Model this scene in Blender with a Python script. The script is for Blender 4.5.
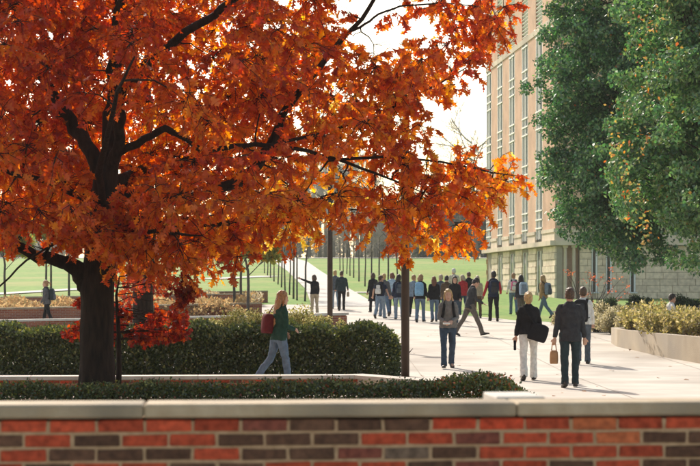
import bpy, bmesh, math, random
import numpy as np
from mathutils import Vector, Matrix

rng = np.random.default_rng(7)
random.seed(7)
R = math.radians
for o in list(bpy.data.objects):
    bpy.data.objects.remove(o)
scene = bpy.context.scene
C = scene.collection

# ------------------------------------------------------------------ camera, sky, sun, exposure
F, CX, HY, CZ = 1800.0, 350.0, 287.0, 1.83      # focal length in photo pixels, horizon row, eye height
cam_d = bpy.data.cameras.new('camera')
cam = bpy.data.objects.new('camera', cam_d)
C.objects.link(cam)
cam.location = (0, 0, CZ)
cam.rotation_euler = (R(90), 0, 0)
cam_d.sensor_width = 36
cam_d.lens = 36 * F / 700
cam_d.shift_y = (HY - 233) / 700
cam_d.clip_end = 3000
cam_d.dof.use_dof = True
cam_d.dof.focus_distance = 36
cam_d.dof.aperture_fstop = 5.0
scene.camera = cam

SUN_AZ, SUN_EL = R(-21), R(37)
w = bpy.data.worlds.new('World')
scene.world = w
w.use_nodes = True
wn = w.node_tree
sky = wn.nodes.new('ShaderNodeTexSky')
sky.sky_type = 'NISHITA'
sky.sun_disc = False
sky.sun_elevation = SUN_EL
sky.sun_rotation = SUN_AZ
sky.dust_density = 1.6
sky.air_density = 1.0
sky.ozone_density = 1.0
bg = wn.nodes['Background']
bg.inputs[1].default_value = 0.15
wb = wn.nodes.new('ShaderNodeMix'); wb.data_type = 'RGBA'; wb.blend_type = 'MULTIPLY'; wb.inputs[0].default_value = 1
wb.inputs[7].default_value = (1.0, .865, .69, 1)          # warm film balance for the whole sky
wn.links.new(sky.outputs[0], wb.inputs[6]); wn.links.new(wb.outputs[2], bg.inputs[0])
sl = bpy.data.lights.new('sun', 'SUN')
sl.energy = 2.9
sl.angle = R(0.5)
sl.color = (1.0, 0.92, 0.81)
so = bpy.data.objects.new('sun', sl)
C.objects.link(so)
sd = Vector((math.sin(SUN_AZ) * math.cos(SUN_EL), math.cos(SUN_AZ) * math.cos(SUN_EL), math.sin(SUN_EL)))
so.rotation_euler = sd.to_track_quat('Z', 'Y').to_euler()
so.location = sd * 60
scene.view_settings.view_transform = 'Standard'
scene.view_settings.look = 'None'
scene.view_settings.exposure = 1.0
scene.view_settings.gamma = 1
scene.view_settings.use_curve_mapping = False
scene.render.engine = 'CYCLES'
scene.cycles.max_bounces = 8
scene.cycles.transparent_max_bounces = 8
scene.cycles.sample_clamp_indirect = 6.0

# ------------------------------------------------------------------ terrain
def sstep(t):
    t = np.clip(t, 0, 1)
    return t * t * (3 - 2 * t)

def gz(X, Y):
    X = np.asarray(X, float); Y = np.asarray(Y, float)
    hill = np.where(Y < 37, 0, np.where(Y < 78, .0175 * (Y - 37), np.where(Y < 250, .7175 + .03 * (Y - 78), 5.8775 + .012 * (Y - 250))))
    low = np.where(Y < 78, hill, .7175 + .006 * (Y - 78))
    xf = 14.24 - .0806 * (Y - 125)
    t = sstep((X - (xf - 7)) / 6.0) * (1 - sstep((Y - 150) / 25))
    return hill * (1 - t) + low * t

def at(px, py, d):
    return Vector(((px - CX) / F * d, d, CZ - (py - HY) / F * d))

def ong(px, d):
    x = (px - CX) / F * d
    return Vector((x, d, float(gz(x, d))))

def gpt(px, py):
    d = 8.0
    while d < 600:
        p = at(px, py, d)
        if p.z <= float(gz(p.x, p.y)):
            return Vector((p.x, p.y, float(gz(p.x, p.y))))
        d += .25
    return at(px, py, 260)

# ------------------------------------------------------------------ object helpers
def tag(o, label=None, cat=None, group=None, kind=None):
    if label: o['label'] = label
    if cat: o['category'] = cat
    if group: o['group'] = group
    if kind: o['kind'] = kind
    return o

def empty(name, loc=(0, 0, 0), rz=0):
    o = bpy.data.objects.new(name, None)
    o.empty_display_size = .2
    C.objects.link(o)
    o.location = loc
    o.rotation_euler = (0, 0, rz)
    return o

def link(name, me, parent=None, loc=None, rz=None, mat=None):
    o = bpy.data.objects.new(name, me)
    C.objects.link(o)
    if parent: o.parent = parent
    if loc is not None: o.location = loc
    if rz is not None: o.rotation_euler = (0, 0, rz)
    if mat is not None and not me.materials: me.materials.append(mat)
    return o

def mesh_np(name, V, Fc, mat=None, col=None, smooth=False):
    V = np.ascontiguousarray(V, np.float32); Fc = np.ascontiguousarray(Fc, np.int32)
    me = bpy.data.meshes.new(name)
    n, k = Fc.shape
    me.vertices.add(len(V)); me.vertices.foreach_set('co', V.ravel())
    me.loops.add(n * k); me.loops.foreach_set('vertex_index', Fc.ravel())
    me.polygons.add(n); me.polygons.foreach_set('loop_start', np.arange(0, n * k, k, dtype=np.int32))
    if smooth: me.polygons.foreach_set('use_smooth', np.ones(n, bool))
    if col is not None:
        a = me.color_attributes.new('Col', 'FLOAT_COLOR', 'POINT')
        c4 = np.ones((len(V), 4), np.float32); c4[:, :3] = col
        a.data.foreach_set('color', c4.ravel())
    me.update(calc_edges=True)
    if mat: me.materials.append(mat)
    return me

class MB:
    """collects boxes, prisms and tubes, builds ONE mesh"""
    def __init__(s): s.v = []; s.f = []
    def box(s, x0, x1, y0, y1, z0, z1, M=None):
        b = len(s.v)
        P = [(x0, y0, z0), (x1, y0, z0), (x1, y1, z0), (x0, y1, z0), (x0, y0, z1), (x1, y0, z1), (x1, y1, z1), (x0, y1, z1)]
        s.v += [tuple(M @ Vector(p)) if M else p for p in P]
        s.f += [tuple(b + i for i in q) for q in ((0, 3, 2, 1), (4, 5, 6, 7), (0, 1, 5, 4), (1, 2, 6, 5), (2, 3, 7, 6), (3, 0, 4, 7))]
        return s
    def prism(s, pts, z0, z1):
        b = len(s.v); n = len(pts)
        s.v += [(p[0], p[1], z0) for p in pts] + [(p[0], p[1], z1) for p in pts]
        s.f.append(tuple(b + i for i in range(n - 1, -1, -1))); s.f.append(tuple(b + n + i for i in range(n)))
        for i in range(n): s.f.append((b + i, b + (i + 1) % n, b + n + (i + 1) % n, b + n + i))
        return s
    def rings(s, rings, cap=True):
        b = len(s.v); n = len(rings[0])
        for r in rings: s.v += [tuple(p) for p in r]
        for i in range(len(rings) - 1):
            for j in range(n):
                a = b + i * n + j; c = b + i * n + (j + 1) % n
                s.f.append((a, c, c + n, a + n))
        if cap:
            s.f.append(tuple(b + j for j in range(n - 1, -1, -1)))
            s.f.append(tuple(b + (len(rings) - 1) * n + j for j in range(n)))
        return s
    def tube(s, pts, rad, n=8, squash=None, ref=None):
        pts = [Vector(p) for p in pts]
        rr = []
        up = Vector(ref) if ref else None
        prev = None
        for i, p in enumerate(pts):
            t = (pts[min(i + 1, len(pts) - 1)] - pts[max(i - 1, 0)])
            if t.length < 1e-6: t = Vector((0, 0, 1))
            t.normalize()
            if prev is None:
                u = up if up else (Vector((1, 0, 0)) if abs(t.x) < .8 else Vector((0, 1, 0)))
            else: u = prev
            u = (u - t * u.dot(t)).normalized(); v = t.cross(u); prev = u
            r = rad[i] if hasattr(rad, '__len__') else rad
            a, c = (r if hasattr(r, '__len__') else (r, r * (squash or 1)))
            rr.append([p + u * (a * math.cos(2 * math.pi * j / n)) + v * (c * math.sin(2 * math.pi * j / n)) for j in range(n)])
        return s.rings(rr)
    def ell(s, c, r, n=12, m=8):
        c = Vector(c); rr = []
        for i in range(m + 1):
            ph = math.pi * (i + .001) / (m + .002) - math.pi / 2
            rr.append([c + Vector((r[0] * math.cos(ph) * math.cos(2 * math.pi * j / n), r[1] * math.cos(ph) * math.sin(2 * math.pi * j / n), r[2] * math.sin(ph))) for j in range(n)])
        return s.rings(rr)
    def mesh(s, name, mat=None, smooth=False):
        me = bpy.data.meshes.new(name)
        me.from_pydata(s.v, [], s.f); me.update()
        if smooth: me.polygons.foreach_set('use_smooth', [True] * len(me.polygons))
        if mat: me.materials.append(mat)
        return me
    def build(s, name, mat, parent=None, smooth=False, loc=None, rz=None):
        return link(name, s.mesh(name, mat, smooth), parent, loc, rz)

def bevel_box(name, sx, sy, sz, b, mat, seed=0, wob=0):
    bm = bmesh.new()
    bmesh.ops.create_cube(bm, size=1)
    bmesh.ops.scale(bm, vec=(sx, sy, sz), verts=bm.verts)
    bmesh.ops.bevel(bm, geom=list(bm.edges), offset=b, segments=1, affect='EDGES')
    rr = random.Random(seed)
    for v in bm.verts:
        v.co += Vector((rr.uniform(-wob, wob), rr.uniform(-wob, wob), rr.uniform(-wob, wob)))
    me = bpy.data.meshes.new(name); bm.to_mesh(me); bm.free()
    me.materials.append(mat)
    return me

# ------------------------------------------------------------------ materials
def mat_base(name):
    m = bpy.data.materials.new(name); m.use_nodes = True
    nt = m.node_tree
    return m, nt, nt.nodes['Principled BSDF']

def surf(name, c1, c2=None, scale=8, rough=.8, bump=.0, bscale=None, detail=5, c3=None, scale3=.4, metal=0, spec=.35, coord='Object', stretch=None):
    """two colours mixed by noise, a third by broad noise, bump of fine noise"""
    m, nt, b = mat_base(name)
    N, L = nt.nodes, nt.links
    tc = N.new('ShaderNodeTexCoord'); src = tc.outputs[coord]
    if stretch:
        mp = N.new('ShaderNodeMapping'); mp.inputs['Scale'].default_value = stretch; L.new(src, mp.inputs[0]); src = mp.outputs[0]
    n1 = N.new('ShaderNodeTexNoise'); n1.inputs['Scale'].default_value = scale; n1.inputs['Detail'].default_value = detail
    L.new(src, n1.inputs['Vector'])
    rp = N.new('ShaderNodeValToRGB')
    rp.color_ramp.elements[0].position = .32; rp.color_ramp.elements[1].position = .68
    rp.color_ramp.elements[0].color = (*c1, 1); rp.color_ramp.elements[1].color = (*(c2 or c1), 1)
    L.new(n1.outputs[0], rp.inputs[0]); out = rp.outputs[0]
    if c3:
        n3 = N.new('ShaderNodeTexNoise'); n3.inputs['Scale'].default_value = scale3; n3.inputs['Detail'].default_value = 4
        L.new(src, n3.inputs['Vector'])
        r3 = N.new('ShaderNodeValToRGB'); r3.color_ramp.elements[0].position = .45; r3.color_ramp.elements[1].position = .7
        L.new(n3.outputs[0], r3.inputs[0])
        mx = N.new('ShaderNodeMix'); mx.data_type = 'RGBA'
        L.new(r3.outputs[0], mx.inputs[0]); L.new(out, mx.inputs[6]); mx.inputs[7].default_value = (*c3, 1); out = mx.outputs[2]
    L.new(out, b.inputs['Base Color'])
    b.inputs['Roughness'].default_value = rough; b.inputs['Metallic'].default_value = metal
    b.inputs['Specular IOR Level'].default_value = spec
    if bump:
        nb = N.new('ShaderNodeTexNoise'); nb.inputs['Scale'].default_value = bscale or scale * 4; nb.inputs['Detail'].default_value = 6
        L.new(src, nb.inputs['Vector'])
        bp = N.new('ShaderNodeBump'); bp.inputs['Strength'].default_value = bump; bp.inputs['Distance'].default_value = .02
        L.new(nb.outputs[0], bp.inputs['Height']); L.new(bp.outputs[0], b.inputs['Normal'])
    return m

def leafmat(name, trans=.5, gloss=.06, tsat=1.0, rough=.45):
    m, nt, b = mat_base(name)
    N, L = nt.nodes, nt.links
    N.remove(b)
    a = N.new('ShaderNodeVertexColor'); a.layer_name = 'Col'
    d = N.new('ShaderNodeBsdfDiffuse'); t = N.new('ShaderNodeBsdfTranslucent'); g = N.new('ShaderNodeBsdfGlossy')
    g.inputs['Roughness'].default_value = rough; g.inputs['Color'].default_value = (1, 1, 1, 1)
    hs = N.new('ShaderNodeHueSaturation'); hs.inputs['Saturation'].default_value = tsat; hs.inputs['Value'].default_value = 1.25
    L.new(a.outputs[0], d.inputs[0]); L.new(a.outputs[0], hs.inputs['Color']); L.new(hs.outputs[0], t.inputs[0])
    m1 = N.new('ShaderNodeMixShader'); m1.inputs[0].default_value = trans
    L.new(d.outputs[0], m1.inputs[1]); L.new(t.outputs[0], m1.inputs[2])
    m2 = N.new('ShaderNodeMixShader'); m2.inputs[0].default_value = gloss
    L.new(m1.outputs[0], m2.inputs[1]); L.new(g.outputs[0], m2.inputs[2])
    L.new(m2.outputs[0], N['Material Output'].inputs[0])
    return m

def objcol_mat(name, rough=.85, bump=.4, scale=30, dark=.55):
    """colour comes from the object's own colour, broken up by noise"""
    m, nt, b = mat_base(name)
    N, L = nt.nodes, nt.links
    oi = N.new('ShaderNodeObjectInfo')
    geo = N.new('ShaderNodeNewGeometry')
    n1 = N.new('ShaderNodeTexNoise'); n1.inputs['Scale'].default_value = scale; n1.inputs['Detail'].default_value = 6
    L.new(geo.outputs['Position'], n1.inputs['Vector'])
    rp = N.new('ShaderNodeMapRange'); rp.inputs[1].default_value = .3; rp.inputs[2].default_value = .7
    rp.inputs[3].default_value = dark; rp.inputs[4].default_value = 1.25
    L.new(n1.outputs[0], rp.inputs[0])
    mx = N.new('ShaderNodeMix'); mx.data_type = 'RGBA'; mx.blend_type = 'MULTIPLY'; mx.inputs[0].default_value = 1
    L.new(oi.outputs['Color'], mx.inputs[6]); L.new(rp.outputs[0], mx.inputs[7])
    L.new(mx.outputs[2], b.inputs['Base Color']); b.inputs['Roughness'].default_value = rough
    b.inputs['Specular IOR Level'].default_value = .25
    nb = N.new('ShaderNodeTexNoise'); nb.inputs['Scale'].default_value = scale * 5; L.new(geo.outputs['Position'], nb.inputs['Vector'])
    bp = N.new('ShaderNodeBump'); bp.inputs['Strength'].default_value = bump; bp.inputs['Distance'].default_value = .004
    L.new(nb.outputs[0], bp.inputs['Height']); L.new(bp.outputs[0], b.inputs['Normal'])
    return m

def brickmat(name, c1, c2, mortar, sc=1.0, rot=None):
    m, nt, b = mat_base(name)
    N, L = nt.nodes, nt.links
    tc = N.new('ShaderNodeTexCoord')
    sx = N.new('ShaderNodeSeparateXYZ'); L.new(tc.outputs['Object'], sx.inputs[0])
    ad = N.new('ShaderNodeMath'); ad.operation = 'ADD'; L.new(sx.outputs[0], ad.inputs[0]); L.new(sx.outputs[1], ad.inputs[1])
    cb = N.new('ShaderNodeCombineXYZ'); L.new(ad.outputs[0], cb.inputs[0]); L.new(sx.outputs[2], cb.inputs[1])
    br = N.new('ShaderNodeTexBrick')
    br.inputs['Scale'].default_value = 1; br.inputs['Brick Width'].default_value = .203 * sc; br.inputs['Row Height'].default_value = .0667 * sc
    br.inputs['Mortar Size'].default_value = .006 * sc
    br.inputs['Color1'].default_value = (*c1, 1); br.inputs['Color2'].default_value = (*c2, 1); br.inputs['Mortar'].default_value = (*mortar, 1)
    L.new(cb.outputs[0], br.inputs['Vector'])
    n = N.new('ShaderNodeTexNoise'); n.inputs['Scale'].default_value = .6; n.inputs['Detail'].default_value = 6; L.new(tc.outputs['Object'], n.inputs['Vector'])
    mr = N.new('ShaderNodeMapRange'); mr.inputs[1].default_value = .3; mr.inputs[2].default_value = .7; mr.inputs[3].default_value = .82; mr.inputs[4].default_value = 1.15
    L.new(n.outputs[0], mr.inputs[0])
    mx = N.new('ShaderNodeMix'); mx.data_type = 'RGBA'; mx.blend_type = 'MULTIPLY'; mx.inputs[0].default_value = 1
    L.new(br.outputs[0], mx.inputs[6]); L.new(mr.outputs[0], mx.inputs[7]); L.new(mx.outputs[2], b.inputs['Base Color'])
    b.inputs['Roughness'].default_value = .85; b.inputs['Specular IOR Level'].default_value = .2
    return m

M = {}
M['plaza'] = surf('plaza_concrete', (.47, .42, .36), (.57, .52, .455), 1.1, .85, .15, 30, c3=(.34, .30, .255), scale3=.33)
M['path'] = surf('path_concrete', (.45, .42, .38), (.53, .50, .46), .8, .85)
M['lawn'] = surf('lawn_grass', (.10, .20, .038), (.20, .315, .065), 2.2, .9, .6, 9, c3=(.26, .28, .09), scale3=.16, spec=.15)
M['soil'] = surf('bed_mulch', (.07, .045, .03), (.14, .09, .06), 9, .95, .7, 20)
M['mortar'] = surf('mortar', (.33, .215, .12), (.47, .32, .19), 30, .95, .5, 120)
M['brick'] = objcol_mat('fired_brick')
M['cap'] = surf('limestone_cap', (.33, .25, .155), (.45, .36, .245), 9, .8, .3, 60, c3=(.22, .18, .125), scale3=2.2)
M['caplight'] = surf('pale_cap_stone', (.50, .47, .42), (.60, .57, .51), 5, .8, .2, 60, c3=(.42, .38, .33), scale3=1.5)
M['brickwall'] = brickmat('red_brickwork', (.34, .115, .06), (.25, .075, .045), (.33, .28, .22))
M['facade'] = brickmat('tan_brickwork', (.60, .365, .25), (.55, .33, .225), (.57, .43, .33), 1.0)
M['stone'] = surf('limestone', (.58, .48, .36), (.68, .575, .45), 1.5, .85, .25, 14, c3=(.40, .34, .27), scale3=.3)
M['stoneblock'] = objcol_mat('limestone_block', .85, .4, 4, .85)
M['stoneback'] = surf('stone_joint', (.30, .26, .20), (.36, .31, .25), 3, .9)
M['frame'] = surf('white_window_frame', (.72, .72, .70), (.78, .78, .76), 4, .45)
m, nt, b = mat_base('window_glass'); M['glass'] = m
b.inputs['Base Color'].default_value = (.035, .04, .032, 1); b.inputs['Roughness'].default_value = .08; b.inputs['Specular IOR Level'].default_value = .3
M['bark'] = surf('oak_bark', (.012, .007, .0045), (.038, .023, .014), 16, .95, 1.0, 34, stretch=(1, 1, .22))
M['greybark'] = surf('grey_bark', (.13, .11, .10), (.20, .17, .155), 12, .95, .6, 40, stretch=(1, 1, .3))
M['darkbark'] = surf('dark_young_bark', (.06, .052, .046), (.11, .095, .082), 12, .9, .4, 40, stretch=(1, 1, .3))
M['twig'] = surf('twig_bark', (.28, .24, .22), (.36, .31, .28), 5, .95)
M['farwood'] = surf('far_twigs', (.30, .27, .245), (.42, .38, .34), 2, .95)
M['pole'] = surf('bronze_pole', (.035, .020, .012), (.050, .029, .018), 6, .5, spec=.4)
M['lampglass'] = surf('lamp_dome', (.42, .43, .42), (.48, .49, .48), 3, .35)
M['leaf'] = leafmat('oak_leaf', .74, .025, 1.08)
M['green'] = leafmat('green_leaf', .40, .08, 1.05, .5)
M['hedge'] = leafmat('hedge_leaf', .38, .05, 1.05)
M['dry'] = leafmat('pale_leaf', .5, .03)

# ------------------------------------------------------------------ ground sheets
def sheet(name, ys, lf, rf, nx, mat, dz):
    V = []; Fc = []
    for y in ys:
        a, c = lf(y), rf(y)
        for i in range(nx + 1):
            x = a + (c - a) * i / nx
            V.append((x, y, float(gz(x, y)) + dz))
    for j in range(len(ys) - 1):
        for i in range(nx):
            q = j * (nx + 1) + i
            Fc.append((q, q + 1, q + nx + 2, q + nx + 1))
    o = link(name, mesh_np(name, np.array(V), np.array(Fc), mat))
    tag(o, kind='structure')
    return o

ys = sorted(set(list(np.arange(-40, 36, 6)) + [37] + list(np.arange(39, 78, 2)) + [78] + list(np.arange(80, 250, 2)) + [250, 270, 320, 400, 500, 700, 1200, 2000]))
sheet('lawn', ys, lambda y: -260 if y < 300 else -900, lambda y: 260 if y < 300 else 900, 260, M['lawn'], 0)
def plaza_r(y): return float(np.interp(y, [55, 63.3, 68, 86], [30, 9.4, 6.24, 1.6]))
ys = sorted(set(list(np.arange(-20, 36, 2)) + [37] + list(np.arange(38, 78, 1)) + [78, 80, 82, 84, 86]))
sheet('plaza', ys, lambda y: -40, plaza_r, 60, M['plaza'], .03)
WY = [84, 92, 109.6, 163, 215, 246]; WL = [-1.8, -2.06, -2.7, -5.7, -9.2, -11.5]; WR = [1.9, .95, 0, -2.7, -5.1, -7.5]
sheet('walkway', list(np.arange(84, 247, 2)), lambda y: float(np.interp(y, WY, WL)), lambda y: float(np.interp(y, WY, WR)), 4, M['path'], .045)
sheet('crest_path', [243.5, 246, 248.4], lambda y: -60, lambda y: 60, 60, M['path'], .06)
sheet('cross_path', [103, 104.8], lambda y: .12, lambda y: 7.5, 8, M['path'], .04)
def strip(name, a, b_, wd, mat, dz, n=40):
    a = Vector(a); b_ = Vector(b_); t = (b_ - a).normalized(); nn = Vector((-t.y, t.x)) * wd / 2
    V = []; Fc = []
    for i in range(n + 1):
        p = a.lerp(b_, i / n)
        for q in (p - nn, p + nn): V.append((q.x, q.y, float(gz(q.x, q.y)) + dz))
        if i < n: Fc.append((2 * i, 2 * i + 1, 2 * i + 3, 2 * i + 2))
    o = link(name, mesh_np(name, np.array(V), np.array(Fc), mat)); tag(o, kind='structure'); return o
g1 = gpt(-20, 295.5); g2 = gpt(90, 289); strip('lawn_path', (g1.x, g1.y), (g2.x, g2.y), 1.6, M['path'], .05)
g1 = gpt(205, 279.5); g2 = gpt(272, 276.5); strip('lawn_path', (g1.x, g1.y), (g2.x, g2.y), 2.2, M['path'], .05)
# planting bed along the building
V = []; Fc = []
ysb = list(np.arange(55, 116, 1.0))
o = sheet('planting_bed', [float(y) for y in np.arange(58, 80, 1)], lambda y: plaza_r(y) + .15 + max(0, 64 - y) * .0 if y < 66 else 8.2 + (y - 66) * .05, lambda y: 36, 12, M['soil'], .035)

sheet('oak_bed', [float(y) for y in np.arange(8.2, 30.6, 1.6)], lambda y: -14, lambda y: -.1 + .062 * y if y < 26 else .1, 14, M['soil'], .05)
# ------------------------------------------------------------------ brick walls of the foreground
RED = (.41, .066, .028); BRT = (.50, .066, .027); ORG = (.46, .125, .048); DRK = (.11, .055, .033); DRD = (.20, .06, .04); BRN = (.17, .115, .08)
brick_meshes = [bevel_box('brick', .190, .092, .0500, .005, M['brick'], i, .0022) for i in range(9)]
wy = 7.63
fw = empty('brick_wall', (0, wy, 0), R(4.0))
tag(fw, 'long red and charcoal brick wall with a limestone cap beside low clipped hedge', 'wall', kind='thing')
core = MB().box(-4.2, 4.2, .004, .30, 0, 1.265).build('mortar_core', M['mortar'], fw)
rows = ["drrrrrwdddRRrorrr", "drdrrdddrrwrrodddd", "rrdddrddwbdrrrrdrd", "rdrrddrrrdwrdrdddr"]
cm = {'d': DRK, 'r': RED, 'R': BRT, 'o': ORG, 'w': DRD, 'b': BRN}
rr = random.Random(3)
CAPB = 1.279
for r in range(9):
    z = CAPB - .009 - .025 - r * .0605
    off = (-44 if r % 2 == 0 else -20)
    for k in range(-8, 28):
        X = (off + 47.6 * k + 23 - 350) / 236.0
        if abs(X) > 4.05: continue
        if r < 4 and 0 <= k < len(rows[r]): c = cm[rows[r][k]]
        else: c = rr.choice([RED, RED, BRT, DRK, DRK, DRD, ORG])
        o = link('brick', brick_meshes[rr.randrange(9)], fw, (X + rr.uniform(-.0015, .0015), .045 + rr.uniform(-.0015, .002), z + rr.uniform(-.001, .001)))
        f_ = rr.uniform(.8, 1.2); o.color = (c[0] * f_, c[1] * f_, c[2] * f_, 1)
# lower courses, out of the picture
mb = MB()
for r in range(9, 19):
    z = CAPB - .009 - .025 - r * .0605
    for k in range(-8, 28):
        X = ((-44 if r % 2 == 0 else -20) + 47.6 * k + 23 - 350) / 236.0
        if abs(X) < 4.1: mb.box(X - .096, X + .096, 0, .09, z - .028, z + .028)
o = mb.build('lower_courses', M['brick'], fw); o.color = (*RED, 1); o['kind'] = 'stuff'
# cap stones, a joint near the pier
for x0, x1 in ((-4.2, -2.4), (-2.398, -.87), (-.868, .71), (.712, 2.28), (2.282, 4.2)):
    me = bevel_box('cap_stone', x1 - x0, .30, .058, .009, M['cap'], 1, .0010)
    link('cap_stone', me, fw, ((x0 + x1) / 2, .125, CAPB + .029))
# pier cap behind the joint
me = bevel_box('pier_cap', .22, .40, .062, .006, M['caplight'], 2, .0005); link('pier_cap', me, fw, (.775, .47, CAPB + .034))
MB().box(.685, .865, .29, .65, 0, CAPB).build('pier', M['brickwall'], fw)

# low kerb wall round the oak bed
lw = empty('seat_wall', (0, 30.5, 0), R(4.5))
tag(lw, 'low brick seat wall with pale cap running behind the oak trunk', 'wall', kind='thing')
xe = (362 - 350) / 59.0
MB().box(-9, xe - .004, .006, .36, 0, .272).build('mortar_core', M['mortar'], lw)
for r in range(4):
    z = .272 - .036 - r * .0667
    for k in range(46):
        X = xe - .10 - k * .203 - (.1 if r % 2 else 0)
        if X < -8.8: continue
        o = link('brick', brick_meshes[rr.randrange(9)], lw, (X, .045, z)); f_ = rr.uniform(.75, 1.25)
        c = rr.choice([RED, RED, BRT, ORG, DRD]); o.color = (c[0] * f_, c[1] * f_, c[2] * f_, 1)
for k in range(7):
    x1 = xe + .03 - k * 1.4
    link('cap_stone', bevel_box('cap_stone', 1.394, .42, .06, .006, M['caplight'], k, .001), lw, (x1 - .7, .19, .304))
# return leg towards the paving
Mr = Matrix.Translation((xe + .05, .4, 0)) @ Matrix.Rotation(R(-62), 4, 'Z')
MB().box(.0, 2.3, -.30, .0, 0, .27, Mr).build('return_wall', M['stone'], lw)
MB().box(-.1, 2.34, -.36, .06, .275, .335, Mr).build('return_cap', M['caplight'], lw)

def plain_wall(label, pxa, ya, pxb, yb, d0, d1, depth=.4, capm='cap', end_pier=False):
    """brick wall with cap: its top runs from (pxa,ya) to (pxb,yb) on the photograph at distances d0 and d1"""
    A = at(pxa, ya, d0); B = at(pxb, yb, d1)
    L_ = (Vector((B.x, B.y)) - Vector((A.x, A.y))).length
    rz = math.atan2(B.y - A.y, B.x - A.x)
    zb = min(float(gz(A.x, A.y)), float(gz(B.x, B.y))) - .05
    e = empty('brick_wall', (A.x, A.y, zb), rz); tag(e, label, 'wall', kind='thing')
    ha = A.z - zb; hb = B.z - zb
    def slab(x0, x1, y0, y1, lo, hi, low0=None):
        t0, t1 = ha + (hb - ha) * x0 / L_, ha + (hb - ha) * x1 / L_
        m_ = MB()
        za0, za1 = (low0, low0) if low0 is not None else (t0 + lo, t1 + lo)
        m_.v = [(x0, y0, za0), (x1, y0, za1), (x1, y1, za1), (x0, y1, za0), (x0, y0, t0 + hi), (x1, y0, t1 + hi), (x1, y1, t1 + hi), (x0, y1, t0 + hi)]
        m_.f = [(0, 3, 2, 1), (4, 5, 6, 7), (0, 1, 5, 4), (1, 2, 6, 5), (2, 3, 7, 6), (3, 0, 4, 7)]
        return m_
    slab(0, L_, .02, depth, 0, -.07, 0).build('brickwork', M['brickwall'], e)
    n = max(2, int(L_ / 1.8))
    for k in range(n):
        slab(L_ * k / n, L_ * (k + 1) / n - .008, -.03, depth + .05, -.068, 0).build('cap_stone', M[capm], e)
    if end_pier:
        slab(L_ - .85, L_ + .02, -.06, depth + .3, 0, -.075, 0).build('pier', M['brickwall'], e)
        slab(L_ - .90, L_ + .07, -.11, depth + .35, -.05, .03).build('pier_cap', M['caplight'], e)
    return e
plain_wall('brick wall with pale cap ending in a square pier, behind the yellow shrubs', -60, 321, 346, 313.5, 58, 62, capm='caplight', end_pier=True)
plain_wall('orange brick terrace wall with grey cap holding the tan ground cover', -60, 309, 262, 302.5, 68, 72)
plain_wall('long low brick terrace wall with grey cap at the lawn edge', -80, 298, 245, 293.4, 80, 84)
plain_wall('short low brick wall with grey cap under the yellow young trees', 195, 291.6, 268, 290.6, 88, 89.5)

# ------------------------------------------------------------------ the academic building
bc = Vector((14.24, 125.0)); bz = 1.0
UD = Vector((-.0803, .9968)); ND = Vector((-.9968, -.0803))
bl = empty('academic_building', (bc.x, bc.y, bz), 0)
tag(bl, 'tall tan brick building on a limestone base with vertical window strips', 'building', kind='thing')
# local axes: u along the side facade (away), n outwards to the left
BM = Matrix(((UD.x, -ND.x, 0, 0), (UD.y, -ND.y, 0, 0), (0, 0, 1, 0), (0, 0, 0, 1)))   # (u, inward, z) -> building frame
LEN = 30.6; PIT = 5.8; WIN = [6.0 + PIT * i for i in range(5)]; WW = 1.30; TOPZ = 26.5; BASEZ = 4.9; LZ = 19.3; LEDGE = 3.72
def fb(mb, u0, u1, n0, n1, z0, z1): return mb.box(u0, u1, n0, n1, z0, z1, BM)
edges = [0.0]
for u in WIN: edges += [u - WW, min(u + WW, LEN)]
if edges[-1] < LEN: edges.append(LEN)
for i in range(0, len(edges) - 1, 2):
    fb(MB(), edges[i], edges[i + 1], 0, .6, BASEZ, LZ).build('brick_pier', M['facade'], bl)
    fb(MB(), edges[i], edges[i + 1], 0, .6, LZ + .42, TOPZ).build('brick_pier', M['facade'], bl)
fb(MB(), -.06, LEN + .05, -.06, .62, LZ + .002, LZ + .418).build('belt_course', M['stone'], bl)
fb(MB(), -.2, LEN + .2, -.25, 40, TOPZ + .002, TOPZ + .9).build('parapet', M['stone'], bl)
fb(MB(), .55, LEN - .02, .5, 40, 0, TOPZ).build('inner_wall', M['facade'], bl)
floors = [BASEZ + .2 + 3.62 * k for k in range(4)]
for u in WIN:
    w0, w1 = u - WW, min(u + WW, LEN)
    wn_ = MB(); fb(wn_, w0 + .02, w1 - .02, .085, .14, 3.95, LZ - .02)
    wo = wn_.build('window', M['glass'], bl)
    fr = MB()
    for a in (w0 + .03, u - .30, u + .32, w1 - .19): fb(fr, a, a + .15, .0, .08, BASEZ - .6, LZ - .03)
    fr.build('mullion', M['frame'], wo)
    for zf in floors + [LZ - .25]:
        for dz in (0, .62, 1.28):
            if zf + dz < LZ - .05:
                t = MB(); fb(t, w0 - .0 + .02, w1 - .02, -.045, .078, zf + dz - .05, zf + dz + .05); t.build('transom', M['frame'], wo)
    # louvred screen above the belt course
    lo = MB(); fb(lo, w0 + .02, w1 - .02, .20, .26, LZ + .43, TOPZ - .02); lb = lo.build('louvre_panel', M['stoneback'], bl)
    for k in range(24):
        z = LZ + .55 + k * .275
        Ms = BM @ Matrix.Translation((0, .09, z)) @ Matrix.Rotation(R(-28), 4, 'X')
        MB().box(w0 + .03, w1 - .03, -.09, .09, -.02, .02, Ms).build('slat', M['frame'], lb)
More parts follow.
